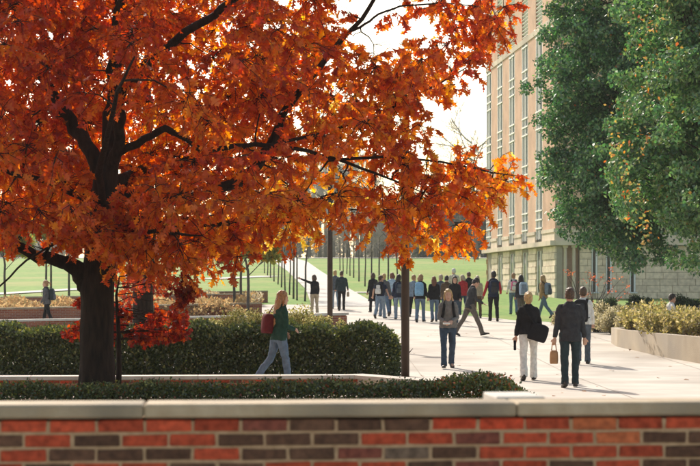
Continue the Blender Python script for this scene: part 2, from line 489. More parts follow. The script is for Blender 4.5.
# limestone base of the side facade
fb(MB(), .05, LEN, .12, .55, -1.5, LEDGE).build('base_wall', M['stoneback'], bl)
fb(MB(), -.25, LEN + .25, -.38, .5, LEDGE + .002, LEDGE + .34).build('ledge', M['stone'], bl)
for i in range(0, len(edges) - 1, 2):
    for j, (z0, z1, pr) in enumerate(((LEDGE + .36, LEDGE + .80, -.05), (LEDGE + .81, BASEZ - .26, -.02), (BASEZ - .25, BASEZ - .002, -.10))):
        fb(MB(), edges[i] - .02, edges[i + 1] + .02, pr, .5, z0, z1).build('stone_band', M['stone'], bl)
blk = random.Random(5)
for i in range(0, len(edges) - 1, 2):
    a, c = edges[i] + .05, edges[i + 1] - .05
    nb = max(2, round((c - a) / 1.25))
    for r_ in range(9):
        z0 = -.45 + r_ * .46
        for k in range(nb):
            u0 = a + (c - a) * k / nb; u1 = a + (c - a) * (k + 1) / nb
            pr = -.03 if r_ % 2 else 0.02
            o = fb(MB(), u0 + .015, u1 - .015, pr, .2, z0 + .015, min(z0 + .445, LEDGE - .01)).build('stone_block', M['stoneblock'], bl)
            f_ = blk.uniform(.9, 1.08); o.color = (.66 * f_, .55 * f_, .42 * f_, 1)
for u in WIN[:4]:
    o = fb(MB(), u - .55, u + .55, .02, .11, .4, 3.4).build('base_window', M['glass'], bl)
    for a in (u - .6, u + .5): fb(MB(), a, a + .1, -.02, .1, .4, 3.45).build('frame', M['frame'], o)
# front of the building: loggia corner, then limestone wall with narrow windows
FX = 1.4
MB().box(.62, 60, .12, .6, BASEZ, LZ).build('front_brickwork', M['facade'], bl)
MB().box(.62, 60, .12, .6, LZ + .43, TOPZ).build('front_brickwork', M['facade'], bl)
MB().box(.02, 60, -.10, .58, LZ + .002, LZ + .42).build('belt_course', M['stone'], bl)
MB().box(.0, 60, -.30, .7, LEDGE + .004, LEDGE + .345).build('ledge', M['stone'], bl)
MB().box(.0, 60, -.06, .6, LEDGE + .35, BASEZ - .004).build('stone_band', M['stone'], bl)
MB().box(.35, 60, .9, 1.3, -1.5, LEDGE).build('loggia_wall', M['stoneback'], bl)
for cx_ in (.72, 1.32):
    MB().tube([(cx_, .12, -.6), (cx_, .12, 3.55)], [.14, .12], 14).box(cx_ - .18, cx_ + .18, -.06, .30, 3.55, LEDGE).build('column', M['stone'], bl, smooth=False)
wins = [(2.55, 2.95), (3.55, 3.95), (5.2, 5.6)]
MB().box(1.7, 60, .22, .7, -1.5, LEDGE).build('front_wall', M['stoneback'], bl)
sbm = {}
for r_ in range(9):
    z0 = -.45 + r_ * .46
    x = 1.72 + (0 if r_ % 2 else -.35)
    while x < 15.5:
        wd = 1.0 + blk.uniform(-.15, .25)
        x0, x1 = max(x, 1.72), x + wd
        segs = [(x0, x1)]
        if z0 > .45:
            for wa, wb in wins:
                ns = []
                for s0, s1 in segs:
                    if s1 <= wa or s0 >= wb: ns.append((s0, s1))
                    else:
                        if s0 < wa - .05: ns.append((s0, wa))
                        if s1 > wb + .05: ns.append((wb, s1))
                segs = ns
        for s0, s1 in segs:
            if s1 - s0 < .08: continue
            pr = blk.choice([.05, .07, .085])
            o = MB().box(s0 + .012, s1 - .012, pr, .3, z0 + .012, min(z0 + .448, LEDGE - .006)).build('stone_block', M['stoneblock'], bl)
            f_ = blk.uniform(.88, 1.1); o.color = (.66 * f_, .53 * f_, .39 * f_, 1)
        x += wd
for wa, wb in wins:
    o = MB().box(wa + .02, wb - .02, .17, .21, .5, 3.6).build('window', M['glass'], bl)
    MB().box(wb - .12, wb - .01, .02, .165, .5, 3.6).build('frame', M['frame'], o)
    MB().box(wa + .01, wa + .07, .05, .165, .5, 3.6).build('frame', M['frame'], o)
    MB().box(wa - .12, wb + .12, -.06, .2, .39, .47).build('sill', M['frame'], o)

# ------------------------------------------------------------------ leaf clouds
def frames(n, droop=.0, updir=None):
    """random leaf frames: returns long axis T, side axis S, normal N"""
    T = rng.normal(size=(n, 3))
    T[:, 2] -= droop
    T /= np.linalg.norm(T, axis=1)[:, None]
    A = rng.normal(size=(n, 3))
    if updir is not None: A = A * .6 + updir
    S = np.cross(T, A); S /= np.linalg.norm(S, axis=1)[:, None] + 1e-9
    return T, S, np.cross(S, T)

QUAD = (np.array([(0, 0, 0), (.32, .45, .07), (0, 1, 0), (-.32, .45, .07)], float), np.array([(0, 1, 2), (0, 2, 3)]))
half = [(.02, .0), (.025, .14), (.17, .16), (.30, .27), (.13, .33), (.14, .40), (.36, .50), (.42, .64), (.15, .60), (.13, .68), (.26, .82), (.10, .84), (0, 1.0)]
ov = [(x, y, abs(x) * .22 - .10 * y * y) for x, y in half] + [(-x, y, abs(x) * .22 - .10 * y * y) for x, y in half[-2::-1]]
mid = [(0, .0, 0), (0, .36, -.013), (0, .64, -.04)]
OV = np.array(ov + mid, float); nO = len(ov)
def nearmid(y): return nO + int(np.argmin([abs(y - m_[1]) for m_ in mid]))
ot = []
for i in range(nO - 1):
    a, c = ov[i], ov[i + 1]
    ot.append((i, i + 1, nearmid((a[1] + c[1]) / 2)))
for q in (0, 1):
    # close the strip between the mid rib points
    js = [i for i in range(nO)]
tipi = len(half) - 1
ot += [(nO + 1, nO, 2), (nO + 2, nO + 1, 6), (nO, nO + 1, nO - 3), (nO + 1, nO + 2, nO - 7)]
OAK = (OV, np.array(ot))

def vary(tm, sx, lob, bend):
    V_ = tm[0].copy(); x, y = V_[:, 0].copy(), V_[:, 1].copy()
    V_[:, 0] = np.sign(x) * np.abs(x) ** lob * sx + bend * y * y * .25
    V_[:, 2] = V_[:, 2] * (1 + bend) + .12 * np.sin(y * 4 + bend * 5) * np.abs(x) * 2
    return (V_, tm[1])
OAKS = [OAK, vary(OAK, .85, 1.15, .5), vary(OAK, 1.1, .9, -.45), vary(OAK, .6, 1.0, .9)]
def leaf_mesh(name, P, T, S, N_, size, col, tmpl, mat):
    TV, TF = tmpl
    n = len(P); k = len(TV)
    size = np.broadcast_to(np.asarray(size, float), (n,))
    V = P[:, None, :] + size[:, None, None] * (TV[None, :, 0, None] * S[:, None, :] + TV[None, :, 1, None] * T[:, None, :] + TV[None, :, 2, None] * N_[:, None, :])
    Fc = (TF[None] + (np.arange(n) * k)[:, None, None]).reshape(-1, 3)
    return mesh_np(name, V.reshape(-1, 3), Fc, mat, np.repeat(col, k, axis=0))

def pick(colors, weights, n, jit=.15):
    c = np.array(colors, float); w_ = np.array(weights, float); w_ /= w_.sum()
    i = rng.choice(len(c), n, p=w_)
    return np.clip(c[i] * (1 + rng.normal(0, jit, (n, 1))), .004, 1)

def branch_path(a, b_, n=5, wob=.12, sag=0):
    a = Vector(a); b_ = Vector(b_); L_ = (b_ - a).length
    pts = []
    for i in range(n + 1):
        t = i / n
        p = a.lerp(b_, t)
        k = math.sin(math.pi * t) * L_
        p += Vector((random.gauss(0, wob) * k * .5, random.gauss(0, wob) * k * .5, random.gauss(0, wob) * k * .4 + sag * k))
        pts.append(p)
    return pts

# ------------------------------------------------------------------ the big oak
OD = 27.7
oak = empty('oak_tree', ong(97, OD))
oloc = Vector(oak.location)
tag(oak, 'large oak with glowing orange and red autumn leaves behind the brick wall', 'tree')
def op(px, py, dd=0):
    s_ = OD / F
    return Vector(((px - CX) * s_, OD + dd, CZ - (py - HY) * s_)) - oloc
limbs = [
    ([(97, 415, 0), (97, 395, 0), (97, 350, 0), (97.5, 310, 0), (97, 285, 0), (100, 255, 0), (102, 220, 0), (105, 190, 0), (107, 165, 0)], [.33, .275, .255, .248, .258, .228, .20, .19, .178]),
    ([(88, 285, 0), (78, 270, -.1), (62, 262, -.2), (45, 257, -.4), (22, 246, -.6), (-15, 238, -.8), (-70, 215, -1.0), (-140, 180, -1.0)], [.17, .14, .105, .09, .075, .06, .045, .02]),
    ([(47, 259, -.4), (56, 244, -.5), (66, 246, -1.2), (45, 262, -1.6), (22, 286, -1.7), (-4, 309, -1.8)], [.03, .025, .022, .020, .017, .01]),
    ([(104, 185, 0), (92, 155, 0), (72, 127, .2), (56, 105, .3), (38, 75, .3), (20, 40, .5), (5, 0, .6), (-20, -50, .6)], [.16, .15, .13, .11, .09, .07, .06, .03]),
    ([(106, 170, 0), (108, 140, .1), (110, 105, .3), (113, 60, .4), (116, 10, .6), (112, -60, .6), (118, -140, .5), (110, -220, .4)], [.19, .17, .15, .13, .11, .09, .06, .02]),
    ([(108, 175, 0), (120, 150, -.3), (126, 120, -.6), (120, 80, -1.0), (130, 30, -1.5), (150, -40, -2)], [.14, .12, .10, .08, .06, .03]),
    ([(110, 170, 0), (122, 153, -.2), (148, 141, -.4), (168, 131, -.5), (186, 141, -.6), (206, 154, -.7), (228, 152, -.8), (258, 149, -.9), (298, 154, -1.0), (335, 163, -1.0), (375, 177, -1.0), (420, 196, -1.0)], [.10, .085, .075, .07, .065, .055, .05, .045, .04, .033, .025, .01]),
    ([(104, 195, .1), (150, 196, .3), (205, 192, .5), (240, 180, .5), (258, 160, .5), (272, 132, .4), (287, 106, .3), (318, 66, .3), (348, 32, .2), (368, 8, .2), (388, -24, .2), (410, -70, .2)], [.14, .12, .11, .105, .10, .09, .08, .065, .05, .042, .035, .015]),
    ([(350, 30, .2), (365, 24, 0), (378, 15, -.1), (400, 8, -.2), (440, 6, -.3), (490, 10, -.3)], [.03, .026, .022, .02, .014, .008]),
    ([(110, 105, .3), (135, 76, .1), (165, 50, -.2), (198, 29, -.4), (225, 15, -.6), (262, -12, -.8), (310, -60, -1)], [.11, .10, .09, .08, .075, .06, .02]),
    ([(270, 150, -.9), (330, 135, -.6), (390, 110, -.4), (440, 85, -.3), (480, 60, -.2)], [.035, .03, .025, .018, .008]),
    ([(330, 165, -1), (390, 160, -.8), (440, 165, -.6), (490, 175, -.6), (522, 180, -.6)], [.032, .026, .02, .014, .006]),
    ([(103, 205, 0), (110, 180, -1.2), (130, 150, -2.6), (150, 120, -4.0), (175, 100, -5.2)], [.08, .07, .05, .035, .015]),
    ([(103, 215, 0), (80, 190, 1.2), (60, 160, 2.8), (40, 130, 4.2), (30, 110, 5.2)], [.13, .11, .09, .06, .02]),
    ([(106, 180, 0), (150, 160, 1.5), (200, 140, 3.0), (250, 120, 4.2), (290, 110, 5.0)], [.12, .10, .08, .06, .02]),
    ([(103, 205, 0), (70, 190, -1.3), (30, 180, -2.6), (-20, 165, -3.8)], [.08, .06, .04, .015]),
    ([(102, 225, 0), (140, 232, -1.0), (180, 236, -1.8), (215, 240, -2.4)], [.07, .05, .035, .012]),
    ([(104, 215, .2), (150, 220, 1.0), (210, 222, 1.6), (280, 218, 1.8), (330, 212, 1.8)], [.08, .06, .045, .03, .012]),
]
nodes = []
lm = MB()
for i, (pts, rad) in enumerate(limbs):
    P3 = [op(*p) for p in pts]
    Q = []; Rq = []
    for j in range(len(P3) - 1):
        for k in range(3):
            t = k / 3
            p = P3[j].lerp(P3[j + 1], t)
            wv = 0 if i == 0 else .22 * rad[j]
            p = p + Vector((random.gauss(0, wv), random.gauss(0, wv), random.gauss(0, wv)))
            Q.append(p); Rq.append(rad[j] * (1 - t) + rad[j + 1] * t)
    Q.append(P3[-1]); Rq.append(rad[-1])
    if i > 1: Rq = [q * .78 for q in Rq]
    if i == 0:
        tm = MB(); rings = []
        for q, r_ in zip(Q, Rq):
            rings.append([q + Vector((math.cos(2 * math.pi * a / 28), math.sin(2 * math.pi * a / 28), 0)) * r_ * (1 + .05 * math.sin(a * 2.2 + q.z * .7) + .035 * random.uniform(-1, 1)) for a in range(28)])
        tm.rings(rings).build('trunk', M['bark'], oak, smooth=True)
    else:
        MB().tube(Q, Rq, 9).build('limb', M['bark'], oak, smooth=True)
        nodes += [(q, r_) for q, r_ in zip(Q, Rq)]
SIL = [(-230, 150), (-260, 20), (-220, -120), (-100, -230), (60, -275), (200, -255), (320, -190), (420, -110), (478, -50), (512, -15), (517, 15), (500, 46), (479, 64), (472, 88), (455, 104), (432, 100), (424, 118), (418, 146), (440, 148), (470, 143), (500, 163), (531, 177), (522, 199), (499, 208), (488, 228), (470, 246), (440, 249), (422, 246), (412, 266), (405, 274), (395, 262), (388, 236), (366, 222), (335, 224), (316, 214), (312, 238), (290, 246), (274, 240), (262, 258), (235, 262), (205, 268), (192, 300), (180, 305), (168, 280), (140, 272), (112, 274), (90, 268), (60, 246), (34, 268), (12, 250), (-60, 262), (-150, 240)]
HOLES = [(368, 20, 17), (385, 30, 11), (422, 26, 9), (440, 122, 10), (422, 92, 4), (4, 52, 6)]
def inpoly(x, y):
    c = False; n = len(SIL)
    for i in range(n):
        x1, y1 = SIL[i]; x2, y2 = SIL[(i + 1) % n]
        if (y1 > y) != (y2 > y) and x < (x2 - x1) * (y - y1) / (y2 - y1) + x1: c = not c
    return c
CORR = [[(103, 190), (106, 165)], [(104, 180), (72, 127), (56, 105)], [(108, 150), (110, 112)], [(122, 153), (168, 131), (206, 154), (258, 149), (335, 163), (400, 188)],
        [(240, 180), (272, 132), (287, 106)], [(135, 76), (165, 50), (225, 15)], [(88, 282), (62, 262), (22, 246), (-15, 238)], [(118, 150), (124, 122)], [(350, 32), (388, -10)]]
def corridor(px, py):
    best = 1e9
    for ln in CORR:
        for (x1, y1), (x2, y2) in zip(ln, ln[1:]):
            t = max(0, min(1, ((px - x1) * (x2 - x1) + (py - y1) * (y2 - y1)) / ((x2 - x1) ** 2 + (y2 - y1) ** 2)))
            best = min(best, math.hypot(px - x1 - t * (x2 - x1), py - y1 - t * (y2 - y1)))
    return best
clumps = []
tries = 0
while len(clumps) < 430 and tries < 90000:
    tries += 1
    px, py = random.uniform(-260, 532), random.uniform(-275, 305)
    if not inpoly(px, py): continue
    ex = (px - 130) / 400.0; ez = (py + 20) / 300.0
    hd = 3.6 * math.sqrt(max(.02, 1 - min(1, ex * ex * .95) - .25 * ez * ez))
    dd = random.uniform(-hd, hd)
    if py > 225: dd *= .6
    r_ = random.uniform(.42, .68) if px < 400 else random.uniform(.30, .45)
    if dd < .4 and corridor(px, py) < r_ * 65 * .7 + 2 and random.random() < .92: continue
    s_ = (OD + dd) / OD
    if any((px - hx) ** 2 + (py - hy) ** 2 < (hr + r_ * 40) ** 2 for hx, hy, hr in HOLES): continue
    if 36 < px < 64 and py > 228 and dd < 2: continue
    rp = r_ * 65 * .42
    if not (inpoly(px + rp, py) and inpoly(px - rp, py) and inpoly(px, py + rp) and inpoly(px, py - rp * .5)): continue
    c = op(px, py, 0)
    c = Vector((px - CX, 0, 0)) * (OD + dd) / F + Vector((0, OD + dd, CZ - (py - HY) * (OD + dd) / F)) - oloc
    if any((c - q[0]).length < (.42 if px < 330 else .30) for q in clumps): continue
    clumps.append((c, r_))
for px, py, dd, r_ in [(405, 236, -.9, .26), (402, 250, -.9, .22), (406, 262, -.9, .16), (398, 224, -.8, .28), (412, 226, -.8, .26), (430, 232, -.7, .28), (455, 236, -.7, .26), (470, 225, -.6, .28), (486, 205, -.6, .26), (505, 190, -.6, .24), (520, 182, -.6, .17), (70, 232, -1.2, .26), (20, 236, -1, .26), (180, 250, -2, .34), (150, 262, -2, .32), (185, 280, -2.2, .24), (215, 245, -2.2, .34), (120, 258, -1.8, .3), (240, 240, -1.5, .3), (30, 246, -1.3, .18), (500, 30, -.3, .25), (480, 45, -.3, .3), (455, 85, -.3, .26), (440, 95, -.3, .2), (350, 205, -1, .3), (380, 208, -1, .3)]:
    s_ = (OD + dd) / F
    clumps.append((Vector(((px - CX) * s_, OD + dd, CZ - (py - HY) * s_)) - oloc, r_))
random.seed(19)
def put(px, py, dd, r_):
    s_ = (OD + dd) / F; clumps.append((Vector(((px - CX) * s_, OD + dd, CZ - (py - HY) * s_)) - oloc, r_))
for px, py in [(90, 218), (110, 212), (100, 236), (121, 240), (86, 246), (106, 254), (95, 204), (116, 226), (78, 228)]: put(px, py, random.uniform(-1.2, -.6), random.uniform(.2, .28))
k = 0
while k < 70:
    px, py = random.uniform(372, 525), random.uniform(146, 250)
    if not inpoly(px + 8, py + 6) or not inpoly(px + 8, py - 10) or not inpoly(px, py + 10): continue
    put(px, py, random.uniform(-1.6, .9), random.uniform(.2, .32)); k += 1
k = 0
while k < 34:
    px, py = random.uniform(385, 512), random.uniform(-15, 108)
    if not inpoly(px + 8, py + 6) or not inpoly(px + 6, py - 6) or any((px - hx) ** 2 + (py - hy) ** 2 < (hr + 12) ** 2 for hx, hy, hr in HOLES[:3]): continue
    put(px, py, random.uniform(-1.2, .9), random.uniform(.2, .3)); k += 1
for q in range(26):
    put(random.uniform(0, 140), random.uniform(-10, 105), random.uniform(-1.6, -.4), random.uniform(.26, .38))
for k in range(36):
    px, py = random.uniform(335, 432), random.uniform(58, 152); dd = random.uniform(-2, 1.8)
    if (px - 424) ** 2 + (py - 93) ** 2 < 160: continue
    s_ = (OD + dd) / F; clumps.append((Vector(((px - CX) * s_, OD + dd, CZ - (py - HY) * s_)) - oloc, random.uniform(.24, .36)))
for px, py in [(392, 8), (405, 4), (398, 52), (412, 48), (436, 44), (450, 30), (462, 15), (470, 40), (488, 22), (500, 12), (345, 12), (338, 40), (430, 8), (446, 62), (404, 88), (400, 72), (410, 100), (395, 102), (407, 92), (399, 96), (412, 84), (404, 104)]:
    dd = random.uniform(-.8, .6); s_ = (OD + dd) / F; clumps.append((Vector(((px - CX) * s_, OD + dd, CZ - (py - HY) * s_)) - oloc, random.uniform(.2, .3)))
for k in range(270):
    px, py = random.uniform(-60, 345), random.uniform(-60, 235); dd = random.uniform(.8, 4.0)
    s_ = (OD + dd) / F; clumps.append((Vector(((px - CX) * s_, OD + dd, CZ - (py - HY) * s_)) - oloc, random.uniform(.36, .55)))
for k in range(64):
    px, py = random.uniform(40, 240), random.uniform(190, 262); dd = random.uniform(-1.7, -.4)
    if py < 205 and px < 125: continue
    if px < 72 and py > 232: continue
    s_ = (OD + dd) / F; clumps.append((Vector(((px - CX) * s_, OD + dd, CZ - (py - HY) * s_)) - oloc, random.uniform(.22, .34)))
for k in range(40):
    px, py = random.uniform(-40, 310), random.uniform(-30, 225); dd = random.uniform(-4.8, -2.8)
    if corridor(px, py) < 26: continue
    s_ = (OD + dd) / F; clumps.append((Vector(((px - CX) * s_, OD + dd, CZ - (py - HY) * s_)) - oloc, random.uniform(.32, .48)))
# twigs and leaves
tw = MB(); LP = []; LT = []; LCl = []
# every clump hangs on the nearest wood there is, so that the branching spreads out like a tree's
NP = np.array([tuple(q[0]) for q in nodes]); NR = np.array([q[1] for q in nodes])
clumps.sort(key=lambda q: float(np.min(np.linalg.norm(NP - np.array(tuple(q[0])), axis=1))))
for ci, (c, r_) in enumerate(clumps):
    dv_ = np.linalg.norm(NP - np.array(tuple(c)), axis=1) + np.where(NR < .006, .5, 0)
    bi = int(np.argmin(dv_)); nd = (Vector(NP[bi]), float(NR[bi]))
    L_ = (nd[0] - c).length
    pts = branch_path(nd[0], c, 5, .10, .05)
    r0 = min(nd[1] * .8, .009 + .010 * L_)
    tw.tube(pts, [r0 * (1 - .75 * i / 5) for i in range(6)], 5)
    NP = np.vstack([NP, [tuple(q) for q in pts[1:]]]); NR = np.append(NR, [r0 * (1 - .75 * i / 5) * .8 for i in range(1, 6)])
    nt_ = int(13 * (r_ / .55) ** 2)
    for k in range(nt_):
        dv = Vector((random.gauss(0, 1), random.gauss(0, 1), random.gauss(-.1, .8))).normalized()
        st = pts[-1].lerp(pts[-2], random.random() * .8)
        en = c + dv * r_ * random.uniform(.65, 1.15)
        en.z -= random.uniform(0, .18)
        tp = branch_path(st, en, 3, .12, .06)
        tw.tube(tp, [.007, .0055, .004, .002], 3)
        nl = random.randint(8, 12)
        for q in range(nl):
            t = .35 + .65 * (q + random.random()) / nl
            j = min(2, int(t * 3)); p = tp[j].lerp(tp[j + 1], t * 3 - j)
            LP.append(p); LCl.append(ci)
            dt = (tp[j + 1] - tp[j]).normalized()
            LT.append((dt.x * .7 + random.gauss(0, .55), dt.y * .7 + random.gauss(0, .55), dt.z * .5 - .75 + random.gauss(0, .4)))
tw.build('twig', M['bark'], oak)['kind'] = 'stuff'
P = np.array([tuple(p) for p in LP]); T = np.array(LT); T /= np.linalg.norm(T, axis=1)[:, None]
n = len(P)
A = rng.normal(size=(n, 3)); S = np.cross(T, A); S /= np.linalg.norm(S, axis=1)[:, None]; N_ = np.cross(S, T)
wid = rng.uniform(.62, 1.05, n)[:, None]; curl = rng.uniform(.4, 3.2, n)[:, None]
size = rng.uniform(.095, .185, n)
ccol = rng.random(len(clumps))
cl = np.array(LCl)
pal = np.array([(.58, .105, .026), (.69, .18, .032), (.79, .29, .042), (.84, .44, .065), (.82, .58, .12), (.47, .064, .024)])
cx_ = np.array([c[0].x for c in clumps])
wgt = np.clip(ccol[cl] * .55 + rng.random(n) * .50 + np.clip((P[:, 0] - 1.5) / 16, -.18, .13) - np.clip((P[:, 2] - 4.2) / 14, -.08, .14) + .065 * np.clip(P[:, 1], -2, 4.2), 0, 1.2)  # random leaf tone plus painted light: yellower at sunlit back, redder at shaded front
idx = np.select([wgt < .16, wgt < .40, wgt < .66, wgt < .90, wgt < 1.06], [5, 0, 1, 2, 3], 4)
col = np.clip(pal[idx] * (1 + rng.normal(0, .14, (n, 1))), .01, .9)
col[:, 1] *= 1 + rng.normal(0, .12, n)
wp = P + np.array(oloc)
d2 = np.linalg.norm(wp - np.array([0, 0, CZ]), axis=1) + np.where((wp[:, 2] - CZ) / wp[:, 1] > .158, 50, 0) + np.where(np.abs(wp[:, 0] / wp[:, 1]) > .19, 50, 0)
near = np.argsort(d2 / (size / .2))[:290]
mask = np.ones(n, bool); mask[near] = False
var = rng.integers(0, 4, n)
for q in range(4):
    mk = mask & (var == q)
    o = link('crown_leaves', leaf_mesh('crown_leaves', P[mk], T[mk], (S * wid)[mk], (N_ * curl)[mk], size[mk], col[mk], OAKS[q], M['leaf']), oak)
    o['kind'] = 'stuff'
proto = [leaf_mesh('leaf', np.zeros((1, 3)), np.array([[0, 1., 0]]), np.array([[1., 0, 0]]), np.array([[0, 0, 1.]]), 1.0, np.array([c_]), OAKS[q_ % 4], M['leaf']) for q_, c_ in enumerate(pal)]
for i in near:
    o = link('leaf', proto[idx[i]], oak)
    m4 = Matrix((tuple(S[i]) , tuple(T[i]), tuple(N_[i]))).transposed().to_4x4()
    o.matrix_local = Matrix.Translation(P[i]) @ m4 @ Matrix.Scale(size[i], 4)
print('oak leaves', n, 'clumps', len(clumps))

# ------------------------------------------------------------------ generic plants
def crown_points(cs, per, shell=.55):
    """points in ellipsoid clumps: cs list of (center, (rx,ry,rz))"""
    out = []; nor = []
    for c, r_ in cs:
        k = int(per * (r_[0] * r_[1] + r_[0] * r_[2] + r_[1] * r_[2]) / 3)
        dv = rng.normal(size=(max(k, 3), 3)); dv /= np.linalg.norm(dv, axis=1)[:, None]
        q = (shell + (1 - shell) * rng.random((len(dv), 1)) ** .6) * rng.uniform(.9, 1.12, (len(dv), 1))
        out.append(np.array(c) + dv * q * np.array(r_)); nor.append(dv)
    return np.concatenate(out), np.concatenate(nor)

def foliage(name, parent, cs, per, size, colors, weights, mat, droop=.3, shell=.5, up=.6):
    P_, Nn = crown_points(cs, per, shell)
    n_ = len(P_)
    T_, S_, N2 = frames(n_, droop, None)
    # leaves lie roughly square to the clump's surface
    A_ = Nn + rng.normal(0, up, (n_, 3)); S_ = np.cross(T_, A_); S_ /= np.linalg.norm(S_, axis=1)[:, None] + 1e-9; N2 = np.cross(S_, T_)
    me = leaf_mesh(name, P_, T_, S_, N2, rng.uniform(size * .7, size * 1.3, n_), pick(colors, weights, n_, .22), QUAD, mat)
    o = link(name, me, parent); return o

def shell_clumps(c, r_, n_, cr, inner=.55, zmin=-1, full=False):
    out = []
    while len(out) < n_:
        v = Vector((random.gauss(0, 1), random.gauss(0, 1), random.gauss(0, 1))).normalized()
        if v.z < zmin: continue
        q = random.uniform(inner, 1.0)
        k = random.uniform(.7, 1.3) * cr
        if full:
            zz = random.uniform(-1, 1); an = random.uniform(0, 2 * math.pi); rad = (1 - abs(zz) ** 4.5) ** .5 * math.sqrt(random.uniform(inner * inner, 1))
            out.append((Vector(c) + Vector((math.cos(an) * rad * r_[0], math.sin(an) * rad * r_[1], zz * r_[2])), (k, k, k * .75)))
            continue
        out.append((Vector(c) + Vector((v.x * r_[0], v.y * r_[1], v.z * r_[2])) * q, (k, k, k * .75)))
    return out

GREENS = [(.030, .110, .030), (.075, .215, .055), (.19, .335, .09), (.16, .20, .05), (.40, .22, .03), (.40, .09, .02)]
def big_green(label, px_t, d, ccx, ccy, rx, ry, wts, nclump, seed, extra=None, leaf=.13, more=()):
    random.seed(seed)
    g = ong(px_t, d); e = empty('pear_tree', g); tag(e, label, 'tree')
    c = at(ccx, ccy, d) - g; r_ = (rx / F * d, rx / F * d, ry / F * d)
    th = c.z
    t1 = Vector((c.x * .35, 0, c.z * .35)); t2 = Vector((c.x * .8, 0, c.z + r_[2] * .55))
    MB().tube([(0, 0, -.2), (0, 0, .3), (0, 0, 2.4), Vector((c.x * .25, 0, 4.2)), c * .85, t2], [.34, .26, .22, .19, .13, .03], 10).build('trunk', M['bark'], e, smooth=True)
    cs = []
    lumps = shell_clumps(c, (r_[0] * .88, r_[1] * .88, r_[2] * .93), nclump // 3, 1.25, .70, full=True) + shell_clumps(c, (r_[0] * .5, r_[1] * .5, r_[2] * .85), nclump // 9, 1.3, .2, full=True)
    lumps += [(at(a, b_, d + random.uniform(-1.2, 1.2)) - g, (.95, .95, .8)) for a, b_ in more]
    for lc, lr in lumps:
        for k in range(7):
            v = Vector((random.gauss(0, 1), random.gauss(0, 1), random.gauss(.25, .8))).normalized() * random.uniform(.65, 1.05)
            kk = random.uniform(.30, .52)
            cs.append((lc + Vector((v.x * lr[0], v.y * lr[1], v.z * lr[2] * 1.1)), (kk, kk, kk * .8)))
    lb = MB()
    for q, k in cs[::8]:
        base = Vector((0, 0, 0)).lerp(c * .75, random.uniform(.45, 1)) if q.z < c.z + 1 else (c * .75).lerp(t2, random.uniform(0, .8))
        lb.tube(branch_path(base, q, 4, .05, .05), [.05, .04, .03, .02, .008], 5)
    lb.build('limbs', M['bark'], e)
    o = foliage('crown', e, cs, 1150, leaf, GREENS, wts, M['green'], .55, .25, .8); o['kind'] = 'stuff'
    if extra:
        ex = [(at(a, b_, d - .4 - k_) - g, (rr_, rr_, rr_)) for a, b_, k_, rr_ in extra]
        o = foliage('turning_leaves', e, ex, 170, leaf * .9, [(.55, .22, .03), (.55, .33, .06), (.50, .12, .02), (.28, .30, .07), (.10, .2, .06)], [2, 3, 1, 4, 4], M['green'], .5, .2, .8); o['kind'] = 'stuff'
    return e
big_green('dark green dense broad tree hiding the front of the tan building', 728, 63, 638, 62, 84, 194, [6, 4, 1.2, .25, .05, .02], 235, 11, more=[(572, 35), (576, 70), (574, 95), (580, 118), (572, 135), (570, 160), (576, 185), (582, 205), (592, 225), (608, 240), (625, 248), (600, 100), (598, 140), (602, 175), (606, 205), (590, 60), (575, 15), (640, 250)])
big_green('lighter green tree with orange leaves down its edge beside dark tree', 765, 53, 712, 100, 90, 158, [2.2, 4.5, 3.6, .9, .10, .03], 190, 12,
          extra=[(622, 112, 1.5, .5), (618, 140, 1.5, .5), (622, 165, 1.6, .6), (630, 190, 1.6, .6), (638, 215, 1.6, .6), (646, 60, 2, .5), (650, 90, 2, .5), (640, 25, 2, .5), (660, 15, 2, .5), (640, 140, 2, .5), (672, 40, 2.4, .5), (640, 236, 1.6, .5)])

# ------------------------------------------------------------------ bare and young trees
def grow(mb, a, dirv, L_, r_, depth, spread=.55, segs=4, tips=None, up=.12):
    pts = [Vector(a)]; d = Vector(dirv).normalized()
    for i in range(segs):
        d = (d + Vector((random.gauss(0, .10), random.gauss(0, .10), random.gauss(up * .3, .06)))).normalized()
        pts.append(pts[-1] + d * L_ / segs)
    mb.tube(pts, [r_ * (1 - .55 * i / segs) for i in range(segs + 1)], 4 if depth > 1 else 3)
    if depth == 0:
        if tips is not None: tips.append(pts[-1])
        return
    nb = random.randint(4, 6) if depth > 1 else random.randint(5, 7)
    for k in range(nb):
        t = random.uniform(.35, 1); j = min(segs - 1, int(t * segs)); p = pts[j].lerp(pts[j + 1], t * segs - j)
        v = Vector((random.gauss(0, 1), random.gauss(0, 1), random.gauss(0, .6))); v = (v - d * v.dot(d)).normalized()
        nd = (d * (1 - spread * .5) + v * spread + Vector((0, 0, up))).normalized()
        grow(mb, p, nd, L_ * random.uniform(.5, .72), r_ * .5, depth - 1, spread, 3, tips, up)

